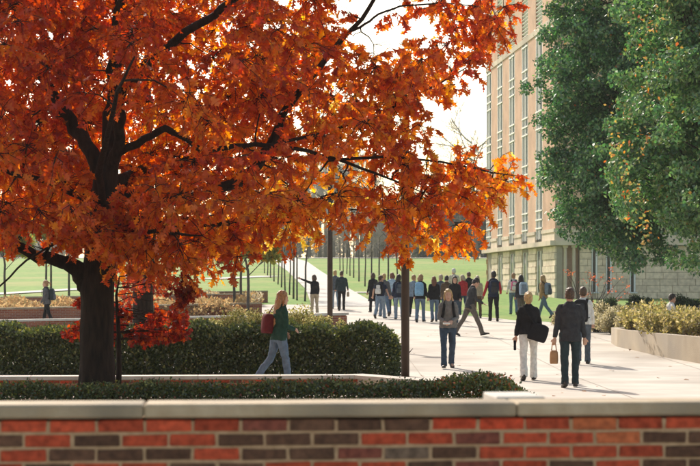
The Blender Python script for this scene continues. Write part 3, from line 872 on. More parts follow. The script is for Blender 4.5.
def bare_proto(seed, trunk_h, trunk_r, crown_l, depth, mb_tr, mb_tw, spread=.6, up=.12, thin=1.0):
    random.seed(seed)
    t = MB(); t.tube([(0, 0, -.3), (0, 0, trunk_h * .3), (random.gauss(0, .02), 0, trunk_h * .7), (0, 0, trunk_h), (random.gauss(0, .12), random.gauss(0, .12), trunk_h + crown_l * .35), (random.gauss(0, .3), random.gauss(0, .3), trunk_h + crown_l * .62)],
                     [trunk_r * 1.15, trunk_r, trunk_r * .93, trunk_r * .85, trunk_r * .5, trunk_r * .1], 8)
    c = MB(); tips = []
    for k in range(9):
        z = trunk_h * random.uniform(.85, 1.0) + crown_l * .75 * k / 9
        an = k * 2.4 + random.uniform(-.4, .4)
        grow(c, (0, 0, z), (math.cos(an), math.sin(an), .75), crown_l * .55 * (1 - .4 * k / 9), trunk_r * .42 * thin, depth, spread, 4, tips, up)
    return t.mesh('trunk', mb_tr, True), c.mesh('crown', mb_tw), tips

def place_tree(name, meshes, loc, s, rz, label, group, names=('trunk', 'crown')):
    e = empty(name, loc, rz); e.scale = (s, s, s); e.rotation_euler.x = random.gauss(0, .025); e.rotation_euler.y = random.gauss(0, .025)
    tag(e, label, 'tree', group)
    for nm, me in zip(names, meshes): link(nm, me, e)
    return e

young = [bare_proto(40 + i, 2.3, .046, 2.3, 3, M['darkbark'], M['twig'], .6, .25)[:2] for i in range(3)]
for i, (px, py) in enumerate([(305, 301.5), (297, 300.5), (293.5, 299), (289.5, 295), (285, 291), (281.5, 287.5), (278, 284.5), (274, 281.5), (270.5, 278), (267.5, 275.5), (264.5, 273.3)]):
    g = gpt(px, py); random.seed(900 + i)
    place_tree('young_tree', young[i % 3], g, random.uniform(.9, 1.08), i * 1.3, 'slim bare young tree in the row before the walkway, on the terrace wall side', 'young trees along the terrace side of the walkway')
for i, (px, py) in enumerate([(379, 293.5), (371.5, 289.5), (365, 286.5), (359, 281.5), (353.7, 278), (350, 276), (346.8, 274), (343.2, 272), (340, 270.5), (388, 299), (398, 293)]):
    g = gpt(px, py)
    place_tree('young_tree', young[(i + 1) % 3], g, random.uniform(.92, 1.1), i * 1.7 + .5, 'slim bare young tree on the open lawn across the walkway', 'young trees along the lawn side of the walkway')

# bare woods on the crest
woods = [bare_proto(60 + i, 4.5, .22, 8.0, 3, M['greybark'], M['farwood'], .62, .16, .9)[:2] for i in range(4)]
random.seed(77)
for i in range(30):
    px = 255 + 235 * (i + random.uniform(-.4, .4)) / 30
    d = random.uniform(262, 300)
    g = ong(px, d)
    sc = random.uniform(.75, 1.15) * (1.25 if 290 < px < 360 else .85)
    if px > 465: sc *= 1.2
    place_tree('bare_tree', woods[i % 4], g - Vector((0, 0, .2)), sc, random.uniform(0, 6), 'grey bare tree standing in the wood beyond the lawn crest', 'bare trees beyond the lawn crest')
g = ong(476, 235); place_tree('bare_tree', woods[1], g, 1.55, 2.0, 'tall bare tree rising beside the far end of the tan building', None)
# dark thicket under them and hedge of evergreens
th = empty('thicket', (0, 0, 0))
cs = []
for i in range(260):
    x = random.uniform(-110, 70); y = 300 + random.uniform(0, 30); h = random.uniform(1, 6)
    cs.append((Vector((x, y, float(gz(x, y)) + h * .8)), (2.6, 2.0, 2.2)))
o = foliage('thicket', None, cs, 75, .55, [(.25, .225, .19), (.33, .30, .26), (.16, .165, .12), (.40, .36, .32)], [3, 3, 1, 2], M['hedge'], .2, .2, 1.0)
bpy.data.objects.remove(th); tag(o, 'dense brown and dark green thicket along the lawn crest', kind='stuff')
for i, (px, d, h, wd) in enumerate([(438, 268, 7.5, 3.4), (456, 272, 9.0, 4.0), (474, 266, 8.0, 3.6), (486, 262, 9.5, 3.0), (424, 275, 6.5, 3.0)]):
    random.seed(300 + i); g = ong(px, d); e = empty('evergreen_tree', g)
    tag(e, 'dark evergreen tree standing beyond the lawn crest beside the tan building', 'tree', 'dark evergreens beyond the lawn')
    MB().tube([(0, 0, -.3), (0, 0, h * .5), (0, 0, h)], [.3, .2, .03], 6).build('trunk', M['bark'], e)
    cs = [(Vector((random.gauss(0, wd * .28), random.gauss(0, wd * .28), h * random.uniform(.1, .95))), (1.1, 1.1, .9)) for _ in range(60)]
    foliage('crown', e, cs, 150, .34, [(.10, .11, .08), (.14, .15, .11), (.19, .18, .14)], [3, 3, 1], M['green'], .3, .3, .8)['kind'] = 'stuff'

# young trees with yellow leaves
YEL = [(.42, .33, .05), (.30, .30, .06), (.16, .20, .05), (.50, .30, .04)]
def yellow_tree(px, py, hfac, label, group=None, spread_=1.0, d=None, leafy=1.0):
    g = gpt(px, py) if d is None else ong(px, d)
    e = empty('yellow_tree', g); tag(e, label, 'tree', group)
    random.seed(int(px * 7 + py))
    tm, cm_, tips = bare_proto(int(px), 1.9 * hfac, .06, 2.2 * hfac, 1, M['darkbark'], M['darkbark'], .55, .3)
    link('trunk', tm, e); link('branches', cm_, e)
    cs = [(t + Vector((0, 0, -.1)), (.34 * spread_, .34 * spread_, .28)) for t in tips]
    foliage('foliage', e, cs, 1300 * leafy, .17, YEL, [2, 3, 3, 1], M['dry'], .5, .1, 1.0)['kind'] = 'stuff'
yellow_tree(234.5, 300, .95, 'small tree with yellow green leaves and dark trunk among terrace walls', 'yellow young trees among the terrace walls', d=76)
yellow_tree(241, 302, .95, 'small tree with yellow green leaves and dark trunk among terrace walls', 'yellow young trees among the terrace walls', d=79)
yellow_tree(248, 303, .98, 'small tree with yellow green leaves and dark trunk among terrace walls', 'yellow young trees among the terrace walls', d=70.5)
yellow_tree(5, 295, 1.0, 'pale yellow young tree on the lawn beyond the walking ponytailed person', None, 1.2, d=88, leafy=.7)
yellow_tree(46, 292, 1.15, 'thin pole trunk young yellow tree on the lawn behind the oak limb', 'thin yellow trees on the lawn behind the oak', d=98, leafy=.5)
yellow_tree(51, 292, 1.15, 'thin pole trunk young yellow tree on the lawn behind the oak limb', 'thin yellow trees on the lawn behind the oak', d=101, leafy=.5)
yellow_tree(69, 291, 1.15, 'thin pole trunk young yellow tree on the lawn behind the oak limb', 'thin yellow trees on the lawn behind the oak', d=99, leafy=.5)

# second maroon-leaved tree behind the oak and a red sapling at its side
REDS = [(.26, .035, .022), (.36, .06, .025), (.48, .11, .03), (.18, .03, .02)]
def oakish(name, label, g, trunk, clumps_, nper, sizes, cols, wts):
    e = empty(name, g); tag(e, label, 'tree')
    MB().tube([Vector(p) for p in trunk[0]], trunk[1], 12).build('trunk', M['bark'], e, smooth=True)
    P_ = []; T_ = []; b_ = MB()
    for c, r_ in clumps_:
        base = min([Vector(trunk[0][i]).lerp(Vector(trunk[0][i + 1]), k / 5) for i in range(1, len(trunk[0]) - 1) for k in range(6)], key=lambda q: (q - c).length + abs(q.z - c.z) * .4)
        b_.tube(branch_path(base, c, 4, .08, .04), [.009, .007, .006, .004, .002], 4)
        for k in range(int(nper * r_ * r_)):
            v = Vector((random.gauss(0, 1), random.gauss(0, 1), random.gauss(0, .8))).normalized() * r_ * random.random() ** .5
            P_.append(c + v); T_.append((v.x + random.gauss(0, .4), v.y + random.gauss(0, .4), v.z - .5 + random.gauss(0, .3)))
    b_.build('branches', M['bark'], e)
    P_ = np.array([tuple(p) for p in P_]); T_ = np.array(T_); T_ /= np.linalg.norm(T_, axis=1)[:, None]
    S_ = np.cross(T_, rng.normal(size=P_.shape)); S_ /= np.linalg.norm(S_, axis=1)[:, None]
    o = link('foliage', leaf_mesh('foliage', P_, T_, S_, np.cross(S_, T_), rng.uniform(*sizes, len(P_)), pick(cols, wts, len(P_)), OAK, M['leaf']), e); o['kind'] = 'stuff'
    return e
random.seed(21)
g = ong(143, 45)
cs = []
for i in range(70):
    px = random.gauss(140, 55); py = random.uniform(-40, 292)
    if py > 268 and px < 120: continue
    if abs(px - 140) > 130: continue
    cs.append((at(px, py, 45 + random.uniform(-2.2, 2.2)) - g, random.uniform(.4, .62)))
oakish('maroon_tree', 'maroon leaved tree with thick trunk behind the dark hedge', g, ([(0, 0, -.2), (0, 0, .5), (0, 0, 2.2), (.1, 0, 4.5), (.1, 0, 8)], [.36, .27, .24, .18, .05]), cs, 300, (.12, .2), REDS, [3, 3, 2, 2])
g = ong(117, 28.6)
cs = []
for i in range(80):
    px = random.uniform(66, 190); py = random.uniform(298, 340)
    if 126 < px < 162 and py < 312: continue
    if px < 92 and random.random() < .5: continue
    if px < 78 and py < 318: continue
    if px > 150 and py < 305 + (px - 150) * .2: continue
    cs.append((at(px, py, 28.6 + random.uniform(.2, 1.7)) - g, random.uniform(.09, .15)))
for px, py in [(185, 296), (188, 285), (180, 303), (192, 290), (178, 290), (184, 275)]:
    cs.append((at(px, py, 28.6 - .6) - g, .15))
oakish('red_sapling', 'small red leaved sapling growing at the right side of the oak trunk', g, ([(0, 0, -.1), (.02, .1, .5), (.0, .2, 1.1), (-.05, .3, 1.7), (.0, .3, 2.0)], [.055, .045, .035, .022, .008]), cs, 2300, (.07, .125), [(.32, .035, .02), (.42, .075, .026), (.19, .022, .016), (.50, .15, .04)], [3, 2, 3.5, .5])

# ------------------------------------------------------------------ hedges and shrubs
def hedge(name, label, path, width, heights, per_m3, leaf, cols, wts, mat, wob=.08, round_end=True, stems=True):
    """path: list of (x,y); box hedge of clumps with a ragged clipped surface"""
    p0 = Vector((path[0][0], path[0][1], float(gz(*path[0])))); e = empty(name, p0); tag(e, label, 'hedge')
    cs = []; st = MB()
    tot = 0
    pts = [Vector((x, y, 0)) for x, y in path]
    seglen = [(pts[i + 1] - pts[i]).length for i in range(len(pts) - 1)]; TL = sum(seglen)
    def pos(s_):
        for i, l_ in enumerate(seglen):
            if s_ <= l_ or i == len(seglen) - 1:
                t = (pts[i + 1] - pts[i]).normalized(); return pts[i] + t * s_, t
            s_ -= l_
    npt = int(TL * width * max(heights) * per_m3)
    s_ = rng.uniform(0, TL, npt); u = rng.uniform(-1, 1, npt); v = rng.random(npt)
    # push most points towards the clipped faces
    face = rng.random(npt)
    u = np.where(face < .45, np.sign(u) * (1 - rng.random(npt) ** 2 * .25), u)
    v = np.where((face >= .45) & (face < .8), 1 - rng.random(npt) ** 2 * .2, v)
    P_ = np.zeros((npt, 3))
    for i in range(npt):
        p, t = pos(s_[i]); nn = Vector((-t.y, t.x, 0))
        h = float(np.interp(s_[i] / TL, np.linspace(0, 1, len(heights)), heights))
        h *= 1 + .05 * math.sin(s_[i] * 3.1) + .04 * math.sin(s_[i] * 7.7 + 1)
        uu, vv = u[i], v[i]
        if round_end:
            e_ = min(s_[i], TL - s_[i]); k = min(1, e_ / (width * .5)); k = math.sqrt(max(0, 1 - (1 - k) ** 2)); uu *= k; vv *= .35 + .65 * k
        cr = 1 - .12 * abs(uu) ** 3
        q = p + nn * (uu * width / 2)
        P_[i] = (q.x - p0.x, q.y - p0.y, float(gz(q.x, q.y)) - p0.z + vv * h * cr)
    P_ += rng.normal(0, wob * .4, P_.shape)
    T_, S_, N2 = frames(npt, -.6)
    o = link('foliage', leaf_mesh('foliage', P_, T_, S_, N2, rng.uniform(leaf * .7, leaf * 1.35, npt), pick(cols, wts, npt, .2), QUAD, mat), e); o['kind'] = 'stuff'
    for k in range(int(TL / .3)):
        p, t = pos((k + .5) * .3); x, y = p.x - p0.x + random.gauss(0, width * .12), p.y - p0.y + random.gauss(0, width * .12)
        z = float(gz(p.x, p.y)) - p0.z
        for q in range(3): st.tube([(x, y, z - .05), (x + random.gauss(0, .08), y + random.gauss(0, .08), z + .35), (x + random.gauss(0, .16), y + random.gauss(0, .16), z + min(heights) * .6)], [.014, .01, .004], 4)
    st.build('stems', M['bark'], e)
    return e
random.seed(5)
def gx(px, d): return ((px - CX) / F * d, d)
HG = [(.05, .07, .02), (.08, .105, .026), (.14, .16, .035), (.22, .22, .045)]
hedge('clipped_hedge', 'long dark green clipped hedge with rounded end behind the seat wall', [gx(-30, 37.6), gx(100, 37.2), gx(250, 36.8), gx(399, 36.4)], 1.1, [.98, .98, 1.03, 1.03, 1.02], 8600, .066, HG, [4, 4, 2, 1], M['hedge'])
hedge('low_hedge', 'low clipped hedge with reddish tips between brick wall and seat wall', [gx(-30, 24.6), gx(200, 24.3), gx(432, 24.0)], .75, [.46, .48, .51, .55], 15000, .042, HG + [(.22, .06, .02)], [3, 4, 2, 1, .5], M['hedge'], round_end=False)
hedge('rounded_shrub', 'rounded green shrub with red tips at the end of the low hedge', [gx(424, 24.2), gx(480, 24.0), gx(535, 23.9)], .95, [.56, .60, .60, .50], 15000, .045, [(.07, .095, .025), (.12, .145, .032), (.20, .21, .045), (.48, .13, .03)], [2.5, 4, 3.5, 1.1], M['hedge'])
# pale yellow-green shrubs behind the hedge
PALE = [(.36, .32, .10), (.46, .40, .15), (.26, .26, .07), (.52, .46, .22), (.14, .16, .045)]
def shrub(name, label, px, d, wpx, ytop, cols, wts, mat, leaf=.05, per=900, n=16, group=None, depth=1.0, up=.0, cat='shrub', zmin=-.2):
    g = ong(px, d); e = empty(name, g); tag(e, label, cat, group)
    rx = wpx / 2 / F * d; h = CZ - (ytop - HY) / F * d - g.z
    cs = []
    k = .34 * min(rx, h)
    for i in range(n):
        v = Vector((random.gauss(0, 1), random.gauss(0, 1), random.gauss(.3, .7))).normalized() * random.uniform(.35, 1)
        cs.append((Vector((v.x * (rx - k), v.y * (rx - k) * depth, max(.12, h * .45 + v.z * (h * .55 - k * .8)))), (k * random.uniform(.8, 1.25), k * random.uniform(.8, 1.25), k * random.uniform(.7, 1.1))))
    st = MB()
    for c, r_ in cs: st.tube(branch_path((random.gauss(0, .05), random.gauss(0, .05), -.04), c, 3, .06), [.016, .012, .008, .004], 4)
    st.build('stems', M['bark'], e)
    foliage('foliage', e, cs, per / max(k * k, .02) * .25, leaf, cols, wts, mat, -.5, .1, 1.0)['kind'] = 'stuff'
    return e
random.seed(31)
for i, (px, d, wp_, yt) in enumerate([(205, 42, 56, 309), (232, 43, 60, 303), (262, 44, 56, 300), (296, 43, 60, 303), (322, 44, 50, 307), (178, 43, 44, 318), (345, 42, 42, 318), (20, 43, 60, 325), (66, 43, 50, 325)]):
    shrub('pale_shrub', 'sunlit yellow green shrub behind the dark clipped hedge', px, d, wp_, yt, PALE, [2, 3, 3, 2, 1.5], M['dry'], .055, 1500, 22, 'sunlit pale shrubs behind the clipped hedge')
# tan ground cover in the terrace beds
def cover(name, label, x0, x1, d0, d1, h, cols, wts, n, leaf, zb=0):
    x = rng.uniform(0, 1, n); y = rng.uniform(0, 1, n)
    d = d0 + (d1 - d0) * y; X = (x0 + (x1 - x0) * x - CX) / F * d
    hh = h * (.6 + .4 * np.sin(X * 2.3 + d * 1.7) * np.cos(X * .9 - d)) * rng.random(n) ** .5
    P_ = np.stack([X, d, gz(X, d) + zb + hh], 1)
    T_, S_, N2 = frames(n, -.9)
    o = link(name, leaf_mesh(name, P_, T_, S_, N2, rng.uniform(leaf * .6, leaf * 1.4, n), pick(cols, wts, n), QUAD, M['dry'])); tag(o, label, kind='stuff'); return o
TAN = [(.40, .26, .12), (.46, .33, .16), (.34, .20, .08), (.28, .24, .10)]
cover('ground_cover', 'tan dry ground cover in the terrace bed behind the orange brick wall', -40, 250, 70.5, 78.5, .75, TAN, [3, 3, 2, 1], 26000, .13)
cover('ground_cover', 'pale dry ground cover in the upper terrace bed', 150, 262, 83.5, 88, .62, TAN + [(.45, .40, .28)], [1, 2, 1, 1, 3], 9000, .12)
# shrubs and grasses before the building
random.seed(41)
DG = [(.025, .045, .016), (.04, .07, .02), (.06, .09, .025)]
for px, d, wp_, yt in [(641, 60, 40, 290), (688, 58, 44, 290), (606, 63, 34, 296)]:
    shrub('round_shrub', 'dark green rounded shrub on the bed before the limestone wall', px, d, wp_, yt, DG, [3, 3, 1], M['hedge'], .06, 2200, 30, 'dark rounded shrubs before the limestone wall')
SIL_ = [(.44, .38, .22), (.54, .48, .32), (.32, .29, .14), (.38, .32, .14)]
for i, (px, d, wp_, yt) in enumerate([(603, 58.5, 50, 303), (624, 57.5, 50, 300), (586, 60, 38, 307), (560, 63, 30, 311), (613, 56, 44, 307), (640, 55, 42, 302), (632, 54, 40, 308), (596, 57.5, 36, 311)]):
    shrub('silver_shrub', 'pale silvery shrub along the bed edge beyond the planter', px, d, wp_, yt, SIL_, [3, 3, 2, 1], M['dry'], .07, 900, 20, 'silvery shrubs along the bed edge')
# red-orange shrub
g = ong(590, 66); e = empty('red_shrub', g); tag(e, 'airy shrub with scarlet orange leaves before the limestone wall', 'shrub')
st = MB(); cs = []
for k in range(26):
    tx, ty = random.uniform(564, 628), random.uniform(269, 304)
    q = at(tx, ty, 66 + random.uniform(-.6, .6)) - g
    st.tube(branch_path((random.gauss(0, .05), 0, 0), q, 4, .08), [.02, .016, .012, .008, .004], 4); cs.append((q, (.16, .16, .14)))
st.build('stems', M['darkbark'], e)
foliage('foliage', e, cs, 450, .07, [(.55, .15, .07), (.55, .18, .06), (.45, .08, .03)], [3, 2, 1], M['dry'], .2, .0, 1)['kind'] = 'stuff'

# ------------------------------------------------------------------ concrete planter
pl = [(617.3, 348.2), (640, 353.5), (667.6, 359.8), (700, 365), (740, 371)]
pts = [gpt(*q) for q in pl]
e = empty('concrete_planter', pts[0]); tag(e, 'long curved concrete planter full of tall yellow green plants', 'planter')
front = [(p.x, p.y) for p in pts]
back = [(front[-1][0] + 6, front[-1][1] + .5), (14.5, 46.5), (13.0, 51.5), (9.0, 52.2), (7.3, 50.3)]
outer = [(a - pts[0].x, c - pts[0].y) for a, c in front + back]
cxm = sum(a for a, c in outer) / len(outer); cym = sum(c for a, c in outer) / len(outer)
def inset(k): 
    out = []
    for a, c in outer:
        v = Vector((cxm - a, cym - c)); out.append((a + v.normalized().x * k, c + v.normalized().y * k))
    return out
inn = inset(.32)
M['planter'] = surf('planter_concrete', (.38, .31, .225), (.47, .395, .295), 1.8, .85, .25, 40, c3=(.36, .31, .25), scale3=.7)
mb = MB(); n = len(outer); zb = -.15; zt = .50
mb.v = [(a, c, zb) for a, c in outer] + [(a, c, zt) for a, c in outer] + [(a, c, zt) for a, c in inn] + [(a, c, .3) for a, c in inn]
for i in range(n):
    j = (i + 1) % n
    for k in range(3): mb.f.append((k * n + i, k * n + j, (k + 1) * n + j, (k + 1) * n + i))
mb.build('wall_ring', M['planter'], e)
sm = MB(); sm.v = [(a, c, .42) for a, c in inset(.28)]; sm.f = [tuple(range(n))]; sm.build('soil', surf('leaf_litter', (.25, .12, .05), (.40, .22, .10), 14, .95, .8, 30), e)
random.seed(52)
YG = [(.34, .29, .08), (.42, .34, .12), (.20, .20, .055), (.48, .41, .22)]
for i, (px, d, yt, wp_) in enumerate([(640, 47.5, 303, 30), (652, 48, 299, 28), (674, 46, 307, 32), (690, 46.5, 306, 30), (648, 45.5, 308, 26), (663, 44.5, 311, 28), (682, 43.8, 309, 28), (700, 44, 307, 30), (630, 48, 312, 20), (715, 45, 300, 34)]):
    g = ong(px, d) + Vector((0, 0, .46)); e2 = empty('upright_plant', g); tag(e2, 'tall yellow green leafy plant growing in the concrete planter', 'plant', 'tall plants in the concrete planter')
    st = MB(); P_ = []; h = CZ - (yt - HY) / F * d - g.z
    for k in range(34):
        q = Vector((random.gauss(0, wp_ * .30 / F * d), random.gauss(0, .4), h * random.uniform(.55, 1.0)))
        bp_ = branch_path((q.x * .3, q.y * .3, -.03), q, 4, .05); st.tube(bp_, [.008, .007, .006, .004, .002], 3)
        for t in np.linspace(.25, 1, 15):
            j = min(3, int(t * 4)); p = bp_[j].lerp(bp_[j + 1], t * 4 - j)
            for _ in range(2): P_.append(tuple(p + Vector((random.gauss(0, .03), random.gauss(0, .03), 0))))
    st.build('stems', M['twig'], e2)
    P_ = np.array(P_); T_, S_, N2 = frames(len(P_), -.8)
    link('foliage', leaf_mesh('foliage', P_, T_, S_, N2, rng.uniform(.06, .12, len(P_)), pick(YG, [3, 3, 2, 2], len(P_), .2), QUAD, M['dry']), e2)['kind'] = 'stuff'

# ------------------------------------------------------------------ lamp posts
def lamp(px, d, h, label):
    e = empty('lamp_post', ong(px, d)); tag(e, label, 'lamp post')
    MB().tube([(0, 0, -.1), (0, 0, .12)], [.15, .15], 16).build('base', M['pole'], e)
    MB().tube([(0, 0, .1), (0, 0, h * .5), (0, 0, h)], [.076, .074, .07], 18).build('pole', M['pole'], e, smooth=True)
    hd = MB().tube([(0, 0, h), (0, 0, h + .06), (0, 0, h + .12)], [.10, .12, .12], 16).build('lamp_head', M['pole'], e)
    dm = MB(); dm.rings([[Vector((r_ * math.cos(2 * math.pi * j / 20), r_ * math.sin(2 * math.pi * j / 20), z)) for j in range(20)] for r_, z in ((.10, h + .12), (.30, h + .14), (.31, h + .17), (.26, h + .28), (.15, h + .36), (.03, h + .39))])
    dm.build('dome', M['lampglass'], hd, smooth=True)
lamp(405.3, 33.2, 5.35, 'dark bronze lamp post rising from the low hedge by the plaza')
lamp(330, 50, 5.2, 'dark bronze lamp post beside the brick pier behind the clipped hedge')

# ------------------------------------------------------------------ people
def cloth(name, c, k=.18, scale=14, rough=.9, bump=.35):
    key = 'cloth_' + name
    if key in M: return M[key]
    c2 = tuple(min(1, x * (1 + k)) for x in c); c1 = tuple(x * (1 - k) for x in c)
    M[key] = surf(key, c1, c2, scale, rough, bump, 60, spec=.2)
    return M[key]
COL = dict(black=(.018, .017, .018), charcoal=(.040, .040, .043), grey=(.17, .155, .14), midgrey=(.10, .10, .105), navy=(.022, .030, .055), teal=(.028, .042, .045), green=(.018, .055, .042),
           jeans=(.115, .165, .235), lightjeans=(.20, .26, .33), darkjeans=(.045, .065, .095), white=(.66, .63, .58), cream=(.52, .46, .36), beige=(.40, .32, .22), tan=(.42, .26, .13), taupe=(.12, .10, .085), brown=(.10, .065, .04),
           red=(.38, .03, .035), maroon=(.11, .018, .022), pink=(.60, .10, .22), skyblue=(.20, .36, .52), paleblue=(.36, .46, .56), greyblue=(.20, .25, .31), slate=(.085, .10, .12))
for k_, v_ in COL.items(): cloth(k_, v_)
HAIRC = dict(blond=(.42, .27, .11), lightbrown=(.31, .17, .075), brown=(.075, .038, .018), dark=(.022, .014, .010), auburn=(.17, .06, .025), greyblond=(.36, .29, .20), black=(.012, .010, .009), white=(.55, .52, .46))
for k_, v_ in HAIRC.items(): M['hair_' + k_] = surf('hair_' + k_, tuple(x * .75 for x in v_), tuple(min(1, x * 1.3) for x in v_), 40, .5, .5, 90, stretch=(1, 1, .12), spec=.5)
M['skin'] = surf('skin', (.48, .27, .185), (.55, .32, .225), 9, .55, .05, 80)
M['skin_dark'] = surf('skin_dark', (.16, .08, .05), (.20, .10, .065), 9, .5, .05, 80)
M['eye'] = surf('eye_iris', (.03, .025, .02), (.05, .04, .03), 20, .2)
M['lip'] = surf('lip', (.36, .13, .11), (.40, .16, .13), 20, .5)
M['sole'] = surf('shoe_leather', (.025, .02, .018), (.05, .04, .034), 20, .55)
M['strap'] = cloth('black', COL['black'])
M['paper'] = surf('paper', (.70, .68, .62), (.78, .76, .70), 5, .8)
M['tanleather'] = surf('tan_leather', (.34, .17, .07), (.42, .23, .10), 12, .5, .2, 60)
wrk = bpy.data.textures.new('wrinkle', 'CLOUDS'); wrk.noise_scale = .10; wrk.noise_depth = 2
hrk = bpy.data.textures.new('lock', 'CLOUDS'); hrk.noise_scale = .035; hrk.noise_depth = 2

def fuse(o, voxel, disp=0, tex=None, deci=None):
    m_ = o.modifiers.new('fuse', 'REMESH'); m_.mode = 'VOXEL'; m_.voxel_size = voxel; m_.use_smooth_shade = True
    s_ = o.modifiers.new('soften', 'SMOOTH'); s_.iterations = 3; s_.factor = .5
    if disp:
        d_ = o.modifiers.new('folds', 'DISPLACE'); d_.texture = tex or wrk; d_.strength = disp; d_.mid_level = .5
    if deci:
        q_ = o.modifiers.new('reduce', 'DECIMATE'); q_.ratio = deci
    return o

def limb_dirs(fl, ab, el, inr, side):
    up = Vector((side * math.sin(ab) * abs(math.cos(fl)), math.sin(fl), -math.cos(fl) * math.cos(ab))).normalized()
    fw_ = Vector((0, math.cos(fl), math.sin(fl))); fw_ = (fw_ - up * fw_.dot(up)).normalized()
    sx_ = up.cross(fw_).normalized(); sx_ = sx_ if sx_.x * side < 0 else -sx_
    fo = (up * math.cos(el) + (fw_ * math.cos(inr) + sx_ * math.sin(inr)) * math.sin(el)).normalized()
    return up, fo, fw_

def person(label, px, d, H=1.72, heading=0, legs=((18, 8), (-16, 14)), arms=((10, 8, 15, 10), (-10, 8, 20, 10)), top='black', bottom='jeans', hair=('short', 'brown'),
           skin='skin', topstyle='jacket', male=False, lean=3, head=(0, 0), sleeves=True, shoes='sole', face=False, near=False, z0=None, flare=.0, sit=False, group='students walking on the plaza', vest=None, width=1.0):
    """legs: (hip flex, knee flex) right, left; arms: (flex, abduct, elbow, inward) right, left; degrees"""
    g = ong(px, d)
    g.z += .03
    pr = random.Random(int(px * 10))
    if d > 60 and abs(heading) < 20:
        heading += pr.uniform(-16, 16); head = (head[0] + pr.uniform(-45, 45), head[1] + pr.uniform(-4, 12))
        arms = tuple((a + pr.uniform(-14, 18), ab + pr.uniform(-2, 6), el + pr.uniform(0, 45) * (pr.random() < .5), inr) for a, ab, el, inr in arms)
        H *= pr.uniform(.955, 1.03); d += pr.uniform(0, 3) if d > 71 else 0; g = ong(px, d); g.z += .03
        kx = pr.uniform(.7, 2.0); legs = tuple((a * kx, kn * kx) for a, kn in legs)
        if pr.random() < .5: legs = legs[::-1]
    if z0 is not None: g.z = z0
    e = empty('person', g, -R(heading)); k = H / 1.75
    e.scale = (k, k, k)
    tag(e, label, 'person', group)
    sw = (.205 if male else .178) * width; cw = (.185 if male else .165) * width; hw = (.165 if male else .178) * width
    vx = .009 if near else .013
    # legs first, so that the lower foot stands on the ground
    L_ = []
    for side, (a, kn) in zip((1, -1), legs):
        a, kn = R(a), R(kn)
        hip = Vector((side * .092, 0, 0)); th = Vector((side * .02, math.sin(a), -math.cos(a))).normalized(); sh = Vector((0, math.sin(a - kn), -math.cos(a - kn)))
        knee = hip + th * .43; ank = knee + sh * .425
        pit = max(0, -(a - kn)) * .75 - max(0, a - kn) * .5
        fd = Vector((side * .12, math.cos(pit), -math.sin(pit))).normalized()
        L_.append((hip, knee, ank, fd))
    if sit: hz = sit
    else: hz = max(-(ank.z - .075 - max(0, -fd.z) * .16) for _, _, ank, fd in L_)
    off = Vector((0, 0, hz))
    L_ = [(a + off, b_ + off, c + off, f_) for a, b_, c, f_ in L_]
    lm_ = Matrix.Translation(off) @ Matrix.Rotation(R(-lean), 4, 'X') @ Matrix.Translation(-Vector((0, 0, .93)))
    def U(p): return lm_ @ Vector(p)
    def ring(z, rx, ry, cy=0, n=16, pw=1.0):
        return [U((rx * math.copysign(abs(math.cos(t)) ** pw, math.cos(t)), cy + ry * math.copysign(abs(math.sin(t)) ** pw, math.sin(t)), z)) for t in [2 * math.pi * j / n for j in range(n)]]
    A_ = []
    for side, (fl, ab, el, inr) in zip((1, -1), arms):
        sh = Vector((side * (sw - .022), -.005, 1.385)); u_, f_, w_ = limb_dirs(R(fl), R(ab), R(el), R(inr), side)
        el_ = sh + u_ * .285; wr = el_ + f_ * .245
        A_.append((side, U(sh), U(el_), U(wr), (lm_.to_3x3() @ f_), (lm_.to_3x3() @ w_)))
    # body: one surface with head, neck, trunk, arms with fingers, legs and feet
    b_ = MB()
    b_.rings([ring(z, rx * .9, ry * .9) for z, rx, ry in ((.80, .13, .10), (.90, hw * .93, .115), (1.02, hw * .86, .105), (1.12, cw * .85, .10), (1.28, cw, .115), (1.38, sw * .8, .095), (1.44, sw * .5, .07), (1.49, .058, .058))])
    hy, hp = R(head[0]), R(head[1])
    hm = lm_ @ Matrix.Translation((0, .008, 1.487)) @ Matrix.Scale(1.05, 4) @ Matrix.Rotation(-hy, 4, 'Z') @ Matrix.Rotation(-hp, 4, 'X')
    b_.tube([U((0, -.01, 1.44)), U((0, -.005, 1.50)), hm @ Vector((0, .0, .05))], [.060, .053, .052], 12)
    hr = []
    for z, rx, ry, cy in ((-.008, .020, .018, .062), (.008, .040, .045, .045), (.035, .056, .072, .022), (.070, .066, .088, .008), (.11, .071, .095, .002), (.15, .073, .097, -.004), (.19, .068, .090, -.008), (.22, .052, .070, -.010), (.240, .026, .036, -.010), (.247, .006, .008, -.010)):
        hr.append([hm @ Vector((rx * math.cos(t), cy + ry * math.sin(t), z)) for t in [2 * math.pi * j / 16 for j in range(16)]])
    b_.rings(hr)
    b_.tube([hm @ Vector((0, .088, .135)), hm @ Vector((0, .103, .10)), hm @ Vector((0, .112, .082)), hm @ Vector((0, .090, .072))], [.008, .010, .014, .010], 8)
    b_.ell(hm @ Vector((0, .088, .036)), (.022, .012, .010)); b_.ell(hm @ Vector((0, .083, .145)), (.045, .016, .010))
    for sd_ in (1, -1): b_.ell(hm @ Vector((sd_ * .074, -.005, .105)), (.010, .020, .032))
